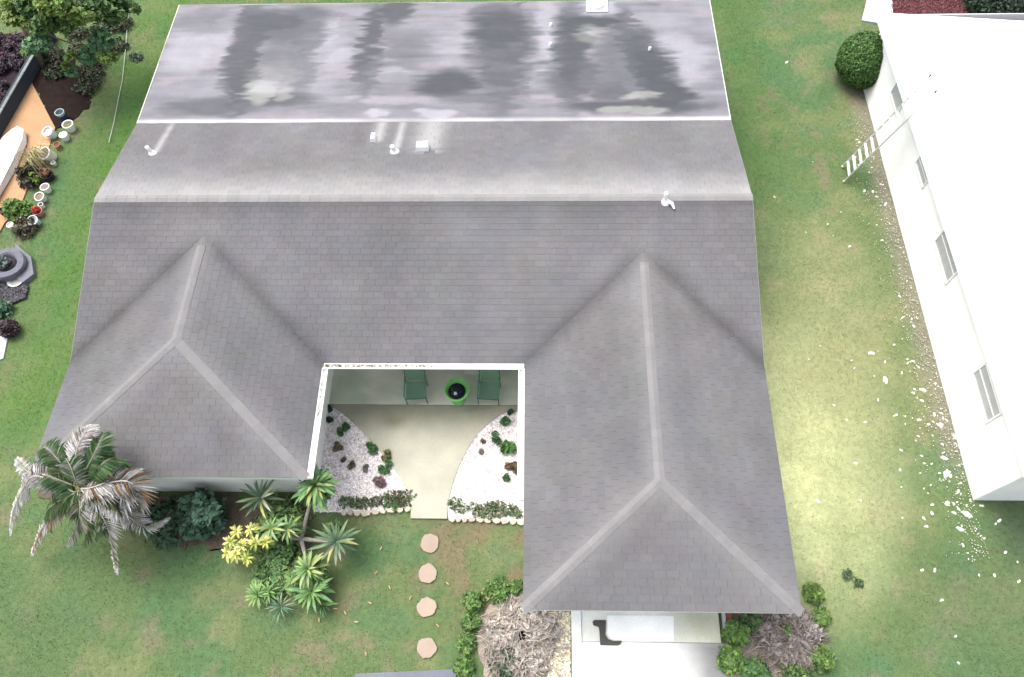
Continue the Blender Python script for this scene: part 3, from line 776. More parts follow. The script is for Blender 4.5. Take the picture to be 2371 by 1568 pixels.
lip((rp[0][0] + .09, rp[0][1] - .02), (rp[1][0] + .09, rp[1][1] + .03), 'roof_lip')
MB().bar((rp[0][0] + .20, rp[0][1] - .2, NBH + .149), (rp[0][0] * .42 + rp[1][0] * .58 + .20, rp[0][1] * .42 + rp[1][1] * .58, NBH + .149), .035, .014, (.40, .39, .38)).build('roof_seam', MT['white'], rf)
def nb_window(y0, y1, z0, z1, panes):
    w_ = MB()
    fr = (.76, .75, .74)
    X0 = NBX - .012
    w_.box((X0 - .05, y0 - .05, z0 - .07), (X0, y1 + .05, z0), fr); w_.box((X0 - .04, y0 - .05, z1), (X0, y1 + .05, z1 + .05), fr)
    w_.box((X0 - .04, y0 - .05, z0), (X0, y0, z1), fr); w_.box((X0 - .04, y1, z0), (X0, y1 + .05, z1), fr)
    o = w_.build('window', MT['white'], nb)
    n_ = panes
    for k in range(n_):
        d = (z1 - z0) / n_
        MB().box((X0 - .012, y0, z0 + d * k + .012), (X0 - .003, y1, z0 + d * (k + 1) - .012), (.40, .40, .42)).build('pane', MT['glass'], o)
        if k: MB().box((X0 - .03, y0, z0 + d * k - .012), (X0 - .004, y1, z0 + d * k + .012), fr).build('rail', MT['white'], o)
    return o
for (y0, y1, z0, z1, n_) in ((10.0, 10.95, 1.55, 2.3, 1), (6.7, 7.65, 1.8, 2.46, 3), (3.25, 4.7, 1.6, 2.42, 2), (-1.2, .22, 1.6, 2.25, 2)):
    nb_window(y0, y1, z0, z1, n_)

lf1, lf2 = at(1953, 421), at(1950, 387)
lt1, lt2 = at(2166, 213, 3.9), at(2153, 176, 3.9)
lad = thing('ladder', 'white ladder leaning against the white house wall', 'ladder', (lf1 + lf2) / 2)
for a_, b_ in ((lf1, lt1), (lf2, lt2)):
    rl_ = MB().bar(a_, b_, .03, .055, (.62, .62, .61), upv=(1, 0, .6)).build('rail', MT['metal'], lad)
    MB().lathe([(.045, -.02), (.045, .05), (.03, .06)], a_, 8, (.5, .42, .25)).build('foot', MT['plastic'], rl_)
    MB().lathe([(.03, -.03), (.032, .05), (.02, .06)], b_, 8, (.10, .10, .10)).build('end_cap', MT['plastic'], rl_)
Ll = np.linalg.norm(lt1 - lf1)
for k in range(1, int(Ll / .30)):
    t = k * .30 / Ll
    MB().bar(lf1 + (lt1 - lf1) * t, lf2 + (lt2 - lf2) * t, .085, .035, (.74, .74, .72)).build('rung', MT['metal'], lad)

# ------------------------------------------------------------------ foliage
def leaf_cloud(balls, n, s0, s1, cols, upb=.6, elong=1.7, shell=.5, fold=.25, ntint=1.6):
    """leaf faces in ellipsoid clumps -> V, F, C arrays"""
    cen = np.array([b[0] for b in balls]); rad = np.array([b[1] for b in balls], float)
    if rad.ndim == 1: rad = np.repeat(rad[:, None], 3, 1)
    vol = rad.prod(1) ** .67; k = rng.choice(len(balls), n, p=vol / vol.sum())
    d = rng.normal(0, 1, (n, 3)); d /= np.linalg.norm(d, axis=1)[:, None]
    r = rng.random(n) ** shell * .5 + .5 * rng.random(n) ** .5
    P = cen[k] + d * rad[k] * r[:, None]
    nr = d * .5 + rng.normal(0, .5, (n, 3)) + np.array([0, 0, upb]); nr /= np.linalg.norm(nr, axis=1)[:, None]
    t = np.cross(nr, rng.normal(0, 1, (n, 3))); t /= np.linalg.norm(t, axis=1)[:, None]; b = np.cross(nr, t)
    s = rng.uniform(s0, s1, n)[:, None]
    V = np.stack([P - t * s * elong / 2, P + b * s * .5 + nr * s * fold * .5, P + t * s * elong / 2 - nr * s * .15, P - b * s * .5 + nr * s * fold * .5], 1)
    ci = np.array(cols)[np.minimum((rng.random(n) * .75 + .5 * (k * 7919 % 97) / 97.0 * .5) * len(cols), len(cols) - 1).astype(int)]
    C = ci * rng.uniform(.7, 1.3, (n, 1))
    F = np.arange(4 * n).reshape(-1, 4)
    return V.reshape(-1, 3), np.concatenate([F[:, [0, 1, 2]], F[:, [0, 2, 3]]]), np.repeat(C, 4, 0)
def foliage(name, balls, n, s0, s1, cols, parent=None, m='leaf', **kw):
    V, F, C = leaf_cloud(balls, n, s0, s1, cols, **kw)
    V[:, 2] = np.maximum(V[:, 2], .01)
    return big_mesh(name, V, F, C, MT[m], parent=parent)

GREEN = [(.045, .105, .028), (.07, .15, .035), (.10, .19, .045), (.055, .12, .05)]
LIME = [(.16, .24, .04), (.20, .26, .05), (.12, .21, .045)]
DKGREEN = [(.022, .055, .03), (.03, .075, .04), (.045, .095, .05)]
YELLOW = [(.42, .42, .12), (.34, .36, .09), (.48, .46, .17), (.22, .28, .06), (.38, .34, .10)]
GREY = [(.50, .49, .485), (.41, .395, .385), (.54, .535, .54), (.42, .385, .345)]
TAN = [(.32, .22, .14), (.38, .28, .19), (.26, .17, .11)]

def shrub(name, label, cat, u, v, r, h, n, s0, s1, cols, group=None, nb_=7, stems=5, m='leaf', **kw):
    p = at(u, v); t = thing(name, label, cat, p, group)
    balls = []
    for i in range(nb_):
        a_ = R.random() * 6.28; d = r * .62 * math.sqrt(R.random()); rr = r * R.uniform(.32, .55)
        balls.append(((p[0] + math.cos(a_) * d, p[1] + math.sin(a_) * d, max(rr * .6, h * R.uniform(.45, .85))), (rr, rr, min(rr, h * .45))))
    balls.append(((p[0], p[1], h * .32), (r * 1.12, r * 1.12, h * .34)))        # loose outer leaves
    foliage('foliage', balls, int(n * 1.35), s0, s1, cols, t, m, **kw)
    sb = MB()
    for i in range(stems):
        b = balls[i % nb_][0]
        mid = (p[0] * .5 + b[0] * .5 + R.gauss(0, .03), p[1] * .5 + b[1] * .5, b[2] * .4)
        sb.tube([(p[0] + R.gauss(0, .03), p[1] + R.gauss(0, .03), -.03), mid, b], [.018, .014, .007], 5, (.12, .09, .06))
    sb.build('stem', MT['bark'], t)
    return t

# clipped round bush by the white house
p = at(1984, 186); br_ = 1.02
t = thing('round_bush', 'large clipped round green bush beside the white house', 'bush', p)
c0 = np.array([p[0] - .02, p[1] + .08, .92])
MB().lathe([(.25, -.85), (.62, -.62), (.84, -.25), (.9, .1), (.8, .45), (.52, .72), (.15, .84)], c0, 22, (.025, .05, .018)).build('branch_mass', MT['leaf'], t, smooth=True)
d = rng.normal(0, 1, (26000, 3)); d /= np.linalg.norm(d, axis=1)[:, None]
nn = len(d); lump = .93 + .14 * fbm(d[:, 0] * 3 + 5, d[:, 1] * 3 + d[:, 2] * 4, 4)
P = c0 + d * np.array([br_ * .98, br_ * 1.0, .95]) * (lump * rng.uniform(.9, 1.03, nn))[:, None]
P[:, 2] = np.maximum(P[:, 2], .03)
nr = d + rng.normal(0, .55, (nn, 3)); nr /= np.linalg.norm(nr, axis=1)[:, None]
tt = np.cross(nr, rng.normal(0, 1, (nn, 3))); tt /= np.linalg.norm(tt, axis=1)[:, None]; bb = np.cross(nr, tt)
s = rng.uniform(.03, .06, nn)[:, None]
V = np.stack([P - tt * s, P + bb * s * .6, P + tt * s, P - bb * s * .6], 1).reshape(-1, 3)
cc = np.array(GREEN[:3])[rng.integers(0, 3, nn)] * rng.uniform(.6, 1.35, (nn, 1)) * (.7 + .6 * fbm(P[:, 0] * 2, P[:, 1] * 2 + P[:, 2] * 2, 3))[:, None]
F = np.arange(4 * nn).reshape(-1, 4)
big_mesh('foliage', V, F, np.repeat(cc, 4, 0), MT['leaf'], parent=t)
MB().tube([(p[0], p[1], -.05), (p[0], p[1], .35)], [.09, .07], 8, (.13, .10, .07)).build('trunk', MT['bark'], t)

# tree at top left
tb = at(95, 150)
tree = thing('tree', 'leafy tree with light green clumps over the dark mulch at top left', 'tree', tb)
clumps = [(30, 22, 3.6, .5), (72, 15, 3.9, .5), (125, 12, 4.0, .55), (58, 52, 3.3, .42), (98, 52, 3.6, .5), (140, 56, 3.4, .4), (180, 30, 3.5, .45), (172, 52, 3.3, .28), (215, 22, 3.2, .42), (84, 92, 3.0, .42), (104, 100, 2.8, .3),
          (216, 104, 2.3, .36), (246, 98, 2.2, .3), (206, 122, 2.2, .32), (244, 130, 2.0, .30), (226, 84, 2.4, .28), (160, 132, 2.4, .2), (152, 152, 2.0, .18), (160, 168, 1.8, .22), (128, 62, 3.1, .22), (58, 118, 2.6, .13), (260, 40, 2.6, .35), (290, 20, 2.3, .35), (30, -30, 3.6, .7), (110, -40, 3.9, .8), (190, -30, 3.6, .7), (262, -10, 2.8, .5)]
tops = [at(u, v, z) for u, v, z, r in clumps]
hub = np.array([tb[0] + .1, tb[1] + .5, 1.6])
MB().tube([(tb[0], tb[1], -.1), (tb[0] + .05, tb[1] + .2, .8), hub], [.17, .14, .11], 9, (.10, .075, .055)).build('trunk', MT['bark'], tree)
for i, (c_, k) in enumerate(zip(tops, clumps)):
    mid = hub * .5 + c_ * .5 + np.array([R.gauss(0, .12), R.gauss(0, .12), R.uniform(-.1, .25)])
    if i % 2 == 0 or i < 10:
        MB().tube([hub, mid, c_], [.06, .035, .012], 5, (.10, .075, .055)).build('branch', MT['bark'], tree)
    colr = [(.17, .25, .055), (.12, .21, .05), (.22, .27, .07)] if i in (0, 2, 3, 6, 7, 14, 16, 17, 19, 20) else ([(.08, .19, .08), (.11, .22, .10), (.15, .25, .13)] if i in (9, 10, 11, 12, 13, 15, 18) else [(.06, .12, .035), (.09, .155, .04), (.045, .10, .035)])
    bl = [(c_ + np.array([R.gauss(0, k[3] * .45), R.gauss(0, k[3] * .45), R.gauss(0, k[3] * .3)]), k[3] * R.uniform(.4, .7)) for _ in range(5)]
    foliage('crown', bl, int(430 * (k[3] / .4) ** 2) + 60, .08, .17, colr, tree, elong=1.5, upb=.9)
# undergrowth in shade beneath the tree
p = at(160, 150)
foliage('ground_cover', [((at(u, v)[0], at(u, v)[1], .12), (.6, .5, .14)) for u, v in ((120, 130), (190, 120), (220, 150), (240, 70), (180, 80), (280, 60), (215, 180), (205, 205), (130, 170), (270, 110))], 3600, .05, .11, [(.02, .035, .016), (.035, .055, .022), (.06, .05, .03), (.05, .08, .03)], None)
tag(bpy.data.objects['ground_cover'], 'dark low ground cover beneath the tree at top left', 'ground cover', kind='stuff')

# red mulch bed, hedge and pale pad behind the white house
hp = at(2330, 20)
RB = P2([(2062, 40), (2068, -90), (2262, -60), (2262, 40)]); RB = [(x, max(y, NBY1 + .4)) for x, y in RB]
sheet('mulch_bed', RB, .015, (.10, .034, .038), MT['soil'], 'red mulch bed behind the white house', rag=.04)
pebbles('wood_chips', 5000, poly_sampler(RB), .03, .06, [(.12, .036, .042), (.08, .026, .03), (.15, .055, .055), (.05, .02, .024)], 'red wood chips covering the mulch bed behind the white house', .02)
sheet('concrete_pad', P2([(1995, 48), (2012, -20), (2064, -25), (2068, 60)]), .03, (.46, .46, .52), MT['concrete'], 'pale grey concrete pad behind the round bush')
h0, h1 = at(2272, 30, .8), at(2480, 30, .8)
t = thing('hedge', 'dark green hedge behind the white house roof', 'hedge', ((h0[0] + h1[0]) / 2, h0[1] + 1.2, 0))
foliage('foliage', [((x, h0[1] + 1.1 + R.uniform(-.2, .2), .55), (.55, 1.0, .6)) for x in np.arange(h0[0] + .4, h1[0], .5)], 9000, .05, .11, [(.018, .035, .02), (.025, .05, .028), (.012, .025, .016)], t)
MB().box((h0[0] + .15, h0[1] + .4, .02), (h1[0], h0[1] + 1.9, .75), (.01, .02, .012)).build('branch_mass', MT['leaf'], t)

# ------------------------------------------------------------------ left neighbour: dark house edge, tarp, pots
WH = .52
g0, g1 = at(104, 85, WH), at(0, 265, WH)
dirv = (g1 - g0) / np.linalg.norm(g1 - g0); nv = np.array([-dirv[1], dirv[0], 0])
if nv[0] > 0: nv = -nv
g0, g1 = g0 * [1, 1, 0] - dirv * .5, g1 * [1, 1, 0] + dirv * 7
gw_ = thing('garden_wall', 'low dark slate garden wall with a pale coping at the left edge', 'wall', g0)
wl = [g0, g1, g1 + nv * .22, g0 + nv * .22]
MB().prism([tuple(p_[:2]) for p_ in wl], -.1, WH, (.034, .042, .055)).build('wall', MT['stucco'], gw_)
k = 0; Lw = np.linalg.norm(g1 - g0)
while k * .62 < Lw:
    a_ = g0 + dirv * (k * .62 + .006) - nv * .015; b_ = g0 + dirv * min(Lw, (k + 1) * .62 - .006) - nv * .015
    MB().prism([tuple(p_[:2]) for p_ in (a_, b_, b_ + nv * .11, a_ + nv * .11)], WH, WH + .035, tuple(np.array([.17, .19, .19]) * R.uniform(.75, 1.15))).build('coping', MT['stone'], gw_)
    k += 1
BACKBED = [tuple((g0 + nv * .2)[:2]), tuple((g1 + nv * .2)[:2]), tuple((g1 + nv * 9)[:2]), tuple((g0 + nv * 9)[:2])]
sheet('soil_bed', BACKBED, .03, (.030, .022, .028), MT['soil'], 'dark bed behind the slate garden wall')
bl_ = []
for i in range(46):
    c_ = g0 + dirv * R.uniform(.2, 6) + nv * R.uniform(.5, 3.2); bl_.append(((c_[0], c_[1], .22), (.45, .45, .22)))
V, F, C = leaf_cloud(bl_, 9000, .05, .11, [(.022, .024, .034), (.040, .014, .022), (.016, .020, .027), (.055, .016, .028), (.025, .022, .03)], upb=.9)
V[:, 2] = np.maximum(V[:, 2], .02)
tag(big_mesh('ground_cover', V, F, C, MT['leaf']), 'dark purple and maroon ground cover behind the slate garden wall', 'ground cover', kind='stuff')

q = [at(u_, v_, .30) for u_, v_ in ((6, 318), (24, 302), (40, 292), (54, 299), (51, 322), (26, 378), (0, 428), (-60, 540), (-110, 520), (-50, 400))]
tp = thing('draped_table', 'long low table under a bright white cloth on the tan patio', 'table', at(10, 370))
cb = MB()
n_ = len(q); low = [np.array([p[0] * 1.0 + R.gauss(0, .05), p[1] + R.gauss(0, .05), .03 + R.random() * .05]) for p in q]
cen = np.mean(q, 0)
low = [cen * [1, 1, 0] + (l - cen * [1, 1, 0]) * [1.02, 1.02, 1] for l in low]
cb.add([tuple(p) for p in q] + [tuple(p) for p in low], [tuple(range(n_))] + [(i, n_ + i, n_ + (i + 1) % n_, (i + 1) % n_) for i in range(n_)], (.80, .80, .82))
cb.build('cloth', MT['cloth'], tp)
for u, v in ((40, 310), (15, 390)):
    p = at(u, v, .25); MB().tube([(p[0], p[1], 0), (p[0], p[1], .28)], .03, 6, (.4, .4, .4)).build('leg', MT['metal'], tp)

SC = 1 / 1.0797
def pot(u, v, r, h, cc, label, name='plant_pot', cat='pot', soil=(.06, .045, .035), tilt=None, plant=None, taper=.72, group='pots along the left lawn', body=None):
    p = at(u, v); p[2] = -.02
    t = thing(name, label, cat, p, group)
    b = MB().lathe([(r * taper, 0), (r * .92, h * .8), (r, h * .86), (r * 1.04, h * .88), (r * 1.04, h), (r * .88, h), (r * .84, h * .82)], p, 18, cc, tilt)
    b.build('pot', MT['plastic'], t)
    m_ = Matrix.Identity(3) if tilt is None else Matrix.Rotation(tilt[0], 3, Vector((tilt[1], tilt[2], 0)))
    if soil is not None:
        s_ = MB().lathe([(r * .845, h * .80), (r * .83, h * .835), (r * .3, h * .86)], p, 18, soil, tilt); s_.build('soil', MT['soil'], t)
    if body is not None:
        MB().lathe([(r * taper + .006, .02), (r * .90 + .006, h * .7)], p, 18, body, tilt).build('sleeve', MT['plastic'], t)
    if plant:
        n, cols, s_, sp = plant
        foliage('plant', [((p[0], p[1], h + sp * .5), (sp, sp, sp * .6))], n, s_ * .6, s_, cols, t)
    return t
pot(150, 276, .17, .40, (.30, .36, .38), 'blue grey bucket with a dark blue sleeve at the edge of the mulch', cat='bucket', name='bucket', body=(.02, .03, .09), soil=(.05, .08, .08))
pot(166, 300, .20, .32, (.70, .71, .66), 'cream white pot filled with olive soil, farthest from the patio', soil=(.16, .15, .09))
pot(124, 314, .20, .36, (.72, .72, .78), 'white pot at the right corner of the tan patio', soil=(.48, .47, .50), tilt=(.25, 1, -.4))
pot(154, 322, .15, .26, (.72, .75, .80), 'small plain white tub below the cream pot', name='tub', cat='tub', soil=(.6, .62, .66))
pot(137, 342, .13, .20, (.26, .085, .055), 'terracotta pot wedged between white tubs', soil=(.14, .06, .04))
pot(122, 364, .24, .42, (.70, .67, .63), 'large white pot with a grey hollow leaning on the gravel', tilt=(.35, 1, -.6), soil=(.20, .18, .17))
pot(127, 382, .09, .16, (.68, .70, .68), 'tiny white pot under the large leaning pot', soil=(.3, .28, .26))
pot(116, 412, .22, .26, (.022, .020, .03), 'black pot with a rusty dry plant', soil=(.02, .015, .015), plant=(160, [(.17, .09, .05), (.22, .12, .06), (.10, .06, .04)], .12, .2))
pot(67, 428, .16, .14, (.42, .50, .46), 'pale green upturned dish among the shrubs', name='dish', cat='dish', soil=(.40, .48, .43))
pot(112, 442, .16, .26, (.72, .70, .68), 'round white pot with grey soil above the brown filled pot', soil=(.22, .20, .18))
pot(101, 462, .17, .28, (.62, .62, .62), 'grey white pot filled with brown soil', soil=(.20, .16, .11), tilt=(.2, 1, 0))
pot(100, 480, .09, .20, (.72, .74, .76), 'slim white cup above the red pot', name='cup', cat='cup')
pot(93, 496, .17, .22, (.42, .20, .17), 'pink pot holding a bright red flower', soil=(.25, .04, .03), plant=(130, [(.42, .035, .03), (.55, .06, .05), (.45, .20, .18)], .09, .13))
pot(87, 516, .17, .34, (.46, .52, .58), 'pale blue pot below the red flower', soil=(.40, .46, .52), tilt=(.3, 1, .3))
pot(17, 500, .13, .35, (.012, .012, .016), 'black bin at the edge of the tan patio', name='bin', cat='bin')
pot(30, 527, .12, .20, (.66, .66, .62), 'cream pot behind the grey basin', soil=(.55, .54, .48))

# planting between the pots
shrub('shrub', 'bright green leafy shrub beside the row of pots', 'shrub', 56, 498, .46, .7, 1500, .07, .13, [(.10, .19, .04), (.14, .23, .05), (.07, .14, .035)])
shrub('shrub', 'dark brown green shrub under the dry grass', 'shrub', 78, 415, .5, .5, 1300, .06, .12, [(.025, .03, .018), (.045, .05, .025), (.07, .06, .04)])
shrub('shrub', 'small lime sprig in the dark shrub by the patio', 'shrub', 92, 424, .14, .62, 70, .06, .12, LIME, stems=3, nb_=3)
shrub('shrub', 'dry olive shrub above the grey basin', 'shrub', 62, 532, .45, .35, 1100, .05, .10, [(.07, .065, .03), (.10, .085, .045), (.05, .05, .03), (.20, .19, .19)])
p = at(96, 372)
t = thing('ornamental_grass', 'clump of dry yellow ornamental grass on the tan patio edge', 'grass clump', p)
mb = MB()
for i in range(110):
    a_ = R.gauss(-.95, .55) if i < 75 else R.uniform(0, 6.28); L_ = R.uniform(.6, 1.35) if i < 75 else R.uniform(.3, .7)
    b0_ = np.array([p[0] + R.gauss(-.2, .12), p[1] + R.gauss(.2, .15), 0]); d = np.array([math.cos(a_), math.sin(a_), 0])
    pts = [b0_, b0_ + d * L_ * .35 + [0, 0, .55 * L_], b0_ + d * L_ * .75 + [0, 0, .6 * L_], b0_ + d * L_ + [0, 0, .3 * L_]]
    mb.tube(pts, [.008, .009, .007, .003], 3, R.choice([(.40, .36, .20), (.30, .27, .13), (.24, .22, .10), (.45, .41, .27)]), caps=False)
mb.build('blades', MT['dry'], t)

# grey basin with dish and dark pebbles
p = at(28, 622)
t = thing('basin', 'grey stone basin with dark hollow at the left edge', 'basin', p)
MB().lathe([(.55, 0), (.62, .28), (.60, .36), (.42, .38), (.36, .33), (.30, .2)], p, 22, (.12, .12, .15), wob=.05).build('bowl', MT['stone'], t, smooth=False)
MB().lathe([(.36, .21), (.30, .26), (.05, .27)], p + np.array([-.06, .1, 0]), 18, (.035, .03, .04)).build('soil', MT['soil'], t)
foliage('dead_stem', [((p[0] - .1, p[1], .4), (.26, .24, .16))], 130, .05, .12, [(.12, .15, .15), (.05, .06, .05), (.2, .22, .23)], t, m='dry')
q = P2([(42, 570), (78, 600), (84, 640), (58, 660), (35, 640)])
tag(MB().prism(q, -.02, .16, (.15, .15, .18)).build('slab', MT['stone'], None, origin=(q[0][0], q[0][1], 0)), 'rough grey slab leaning beside the basin', 'slab')
p = at(40, 652)
t = thing('dish', 'shallow pale green dish in front of the grey basin', 'dish', p)
MB().lathe([(.14, 0), (.27, .09), (.28, .11), (.25, .10), (.12, .04)], p, 20, (.40, .46, .44)).build('bowl', MT['plastic'], t)
MB().lathe([(.20, .06), (.19, .075), (.02, .08)], p, 16, (.26, .23, .23)).build('water', MT['plastic'], t)
HP = P2([(-20, 648), (66, 662), (62, 690), (30, 704), (-20, 700)])
pebbles('dark_gravel', 900, poly_sampler(HP), .025, .06, [(.045, .04, .05), (.07, .065, .075), (.10, .10, .11)], 'dark grey gravel heap in front of the basin', .05)
p = at(30, 768)
t = thing('spiky_plant', 'dark purple spiky plant on the left lawn', 'plant', p)
foliage('foliage', [((p[0], p[1], .24), (.30, .30, .24))], 1500, .05, .09, [(.018, .014, .02), (.03, .022, .028), (.09, .06, .06), (.012, .012, .014)], t, elong=3, shell=.3)
MB().tube([p + [0, 0, -.03], p + [0, 0, .2]], [.04, .03], 6, (.08, .06, .05)).build('stem', MT['bark'], t)
sheet('paving', P2([(-40, 745), (8, 740), (20, 775), (8, 830), (-40, 850)]), .02, (.42, .41, .46), MT['concrete'], 'pale paving slab at the left edge of the lawn')
shrub('weed', 'teal green weeds below the dark gravel heap', 'weed', 5, 725, .4, .3, 500, .05, .10, [(.05, .13, .07), (.08, .16, .09)])
# clump and loose cable on the left lawn
shrub('weed', 'small green and grey weed clump by the pale cable', 'weed', 316, 133, .28, .16, 360, .04, .09, [(.03, .11, .05), (.05, .13, .05), (.22, .22, .21), (.28, .27, .27)])
cp = [at(u, v, .03) for u, v in ((303, -30), (300, 20), (295, 55), (291, 110), (287, 150), (283, 185), (274, 230), (262, 290), (252, 330))]
tag(MB().tube(cp, .012, 5, (.42, .45, .42)).build('cable', MT['plastic'], None, origin=cp[0]), 'thin pale cable lying along the left lawn', 'cable')

# ------------------------------------------------------------------ courtyard objects
p = at(1063, 928); p[2] = .054
t = thing('planter', 'big round bright green planter with a dark hollow on the porch', 'planter', p)
MB().lathe([(.19, 0), (.20, .06), (.14, .16), (.15, .40), (.26, .56), (.35, .72), (.375, .80), (.385, .84), (.33, .84), (.29, .76), (.20, .62)], p, 28, (.15, .40, .12)).build('pot', MT['plastic'], t, smooth=False)
MB().lathe([(.285, .70), (.24, .73), (.04, .74)], p, 20, (.014, .018, .024)).build('soil', MT['soil'], t)
MB().lathe([(.03, .74), (.06, .77), (.045, .81), (.01, .82)], p + np.array([-.03, -.1, 0]), 7, (.45, .52, .55)).build('pebble', MT['stone'], t)
foliage('dead_leaf', [((p[0], p[1], .81), (.20, .2, .04))], 70, .03, .07, [(.03, .035, .04), (.06, .06, .06), (.02, .03, .03)], t, m='dry')
def porch_chair(u, v, label, rz):
    p = at(u, v); p[2] = .054
    t = thing('patio_chair', label, 'chair', p, 'green chairs on the porch')
    def loc(x, y, z): return np.array([p[0] + x * math.cos(rz) - y * math.sin(rz), p[1] + x * math.sin(rz) + y * math.cos(rz), .054 + z])
    gc = (.14, .245, .165)
    st = MB(); N_ = 9                                       # sling seat, slightly sagging
    vs = [loc(-.29 + .58 * i / N_, -.30 + .56 * j / N_, .42 - .05 * math.sin(math.pi * i / N_) * math.sin(math.pi * j / N_)) for i in range(N_ + 1) for j in range(N_ + 1)]
    fs = [(i * (N_ + 1) + j, (i + 1) * (N_ + 1) + j, (i + 1) * (N_ + 1) + j + 1, i * (N_ + 1) + j + 1) for i in range(N_) for j in range(N_)]
    vs += [v_ - np.array([0, 0, .02]) for v_ in vs]; m_ = (N_ + 1) ** 2
    fs += [tuple(m_ + k for k in f_)[::-1] for f_ in fs]
    st.add(vs, fs, gc).build('seat', MT['cloth'], t)
    bk = MB(); vs = [loc(-.28 + .56 * i / N_, .27 + .16 * j / N_ + .03 * math.sin(math.pi * i / N_), .44 + .50 * j / N_) for i in range(N_ + 1) for j in range(N_ + 1)]
    fs = [(i * (N_ + 1) + j, (i + 1) * (N_ + 1) + j, (i + 1) * (N_ + 1) + j + 1, i * (N_ + 1) + j + 1) for i in range(N_) for j in range(N_)]
    vs += [v_ + np.array([0, .02, 0]) for v_ in vs]; fs += [tuple(m_ + k for k in f_)[::-1] for f_ in fs]
    bk.add(vs, fs, (.12, .225, .15)).build('backrest', MT['cloth'], t)
    fc = (.07, .12, .09)
    for sx in (-1, 1):
        MB().tube([loc(.31 * sx, -.31, .0), loc(.31 * sx, -.30, .62)], .014, 6, fc).build('leg', MT['metal'], t)
        MB().tube([loc(.31 * sx, .30, .0), loc(.31 * sx, .27, .42), loc(.30 * sx, .45, .97)], .014, 6, fc).build('leg', MT['metal'], t)
        MB().bar(loc(.31 * sx, -.32, .63), loc(.31 * sx, .34, .64), .05, .025, (.09, .20, .12)).build('armrest', MT['plastic'], t)
    MB().tube([loc(-.31, -.31, .40), loc(.31, -.31, .40)], .013, 6, fc).build('seat_frame', MT['metal'], t)
porch_chair(968, 915, 'green patio chair on the porch left of the round planter', .05)
porch_chair(1134, 916, 'green patio chair on the porch right of the round planter', -.06)
p = at(1102, 866); p[2] = .054
tag(MB().box((p[0] - .35, p[1] - .05, .056), (p[0] + .35, p[1] + .22, .19), (.50, .50, .46)).build('door_step', MT['concrete'], None, origin=p), 'pale concrete step below the porch eave behind the planter', 'step')

def tuft(u, v, r, h, cols, label, group='small plants in the white gravel beds', n=150, s=.09):
    p = at(u, v); p[2] = .015
    t = thing('bedding_plant', label, 'plant', p, group)
    bl = [((p[0] + R.gauss(0, r * .4), p[1] + R.gauss(0, r * .4), h * R.uniform(.4, .8)), (r * .55, r * .55, h * .4)) for _ in range(4)]
    foliage('foliage', bl, n, s * .6, s, cols, t)
    MB().tube([p + [0, 0, -.02], p + [0, 0, h * .6]], [.012, .008], 5, (.12, .10, .06)).build('stem', MT['bark'], t)
G1 = [(.055, .13, .05), (.075, .16, .06), (.045, .11, .045)]
BR = [(.16, .13, .07), (.11, .10, .05), (.20, .15, .10)]
q6 = lambda x, y: ((640 + x / 2.613) * SC, (800 + y / 2.613) * SC)
for (x, y, r, h, cols, lb) in (
    (478, 592, .10, .16, DKGREEN, 'small dark plant at the top corner of the left gravel bed'),
    (478, 665, .12, .16, DKGREEN, 'dark low plant against the left courtyard wall'),
    (590, 700, .14, .22, G1, 'green plant upper of a pair in the left gravel bed'),
    (555, 730, .13, .2, G1, 'green plant lower of a pair in the left gravel bed'),
    (540, 835, .14, .16, BR, 'brown plant in the middle of the left gravel bed'),
    (765, 850, .20, .24, G1, 'round green plant halfway down the walkway curve on the left'),
    (860, 905, .15, .2, [(.13, .15, .05), (.09, .14, .05), (.2, .13, .07)], 'olive plant at the walkway edge above the low green one'),
    (835, 975, .20, .22, G1, 'low green plant near the walkway, lowest in the left bed'),
    (630, 952, .13, .14, BR, 'small brown tuft in the white gravel nearest the spiky tree'),
    (572, 915, .08, .10, BR, 'tiny brown sprig in the left gravel bed'),
    (712, 980, .09, .10, [(.2, .19, .18), (.14, .13, .12)], 'tiny grey sprig in the left gravel bed'),
    (810, 1080, .24, .14, [(.24, .15, .15), (.18, .12, .12), (.3, .22, .22)], 'low mauve plant in the left gravel bed'),
    (1658, 608, .10, .16, DKGREEN, 'small green plant at the top corner of the right gravel bed'),
    (1632, 692, .17, .2, G1, 'green plant upper middle of the right gravel bed'),
    (1560, 785, .19, .2, G1, 'curved grey green plant left of the biggest plant in the right bed'),
    (1655, 850, .30, .34, [(.06, .15, .03), (.09, .19, .045), (.045, .115, .03)], 'biggest bright green plant in the right gravel bed'),
    (1665, 965, .22, .16, [(.17, .10, .06), (.10, .07, .045), (.13, .11, .06)], 'brown dry plant below the biggest green plant'),
    (1635, 1040, .12, .18, G1, 'small teal plant lowest in the right gravel bed'),
    (1487, 795, .08, .10, BR, 'tiny brown sprig near the right walkway curve'),
    (1480, 858, .09, .12, [(.15, .14, .13), (.2, .18, .17)], 'tiny grey sprig near the right walkway curve')):
    u, v = q6(x, y); tuft(u, v, r, h, cols, lb, n=int(90 + 1500 * r * r * 2), s=.07 + r * .15)
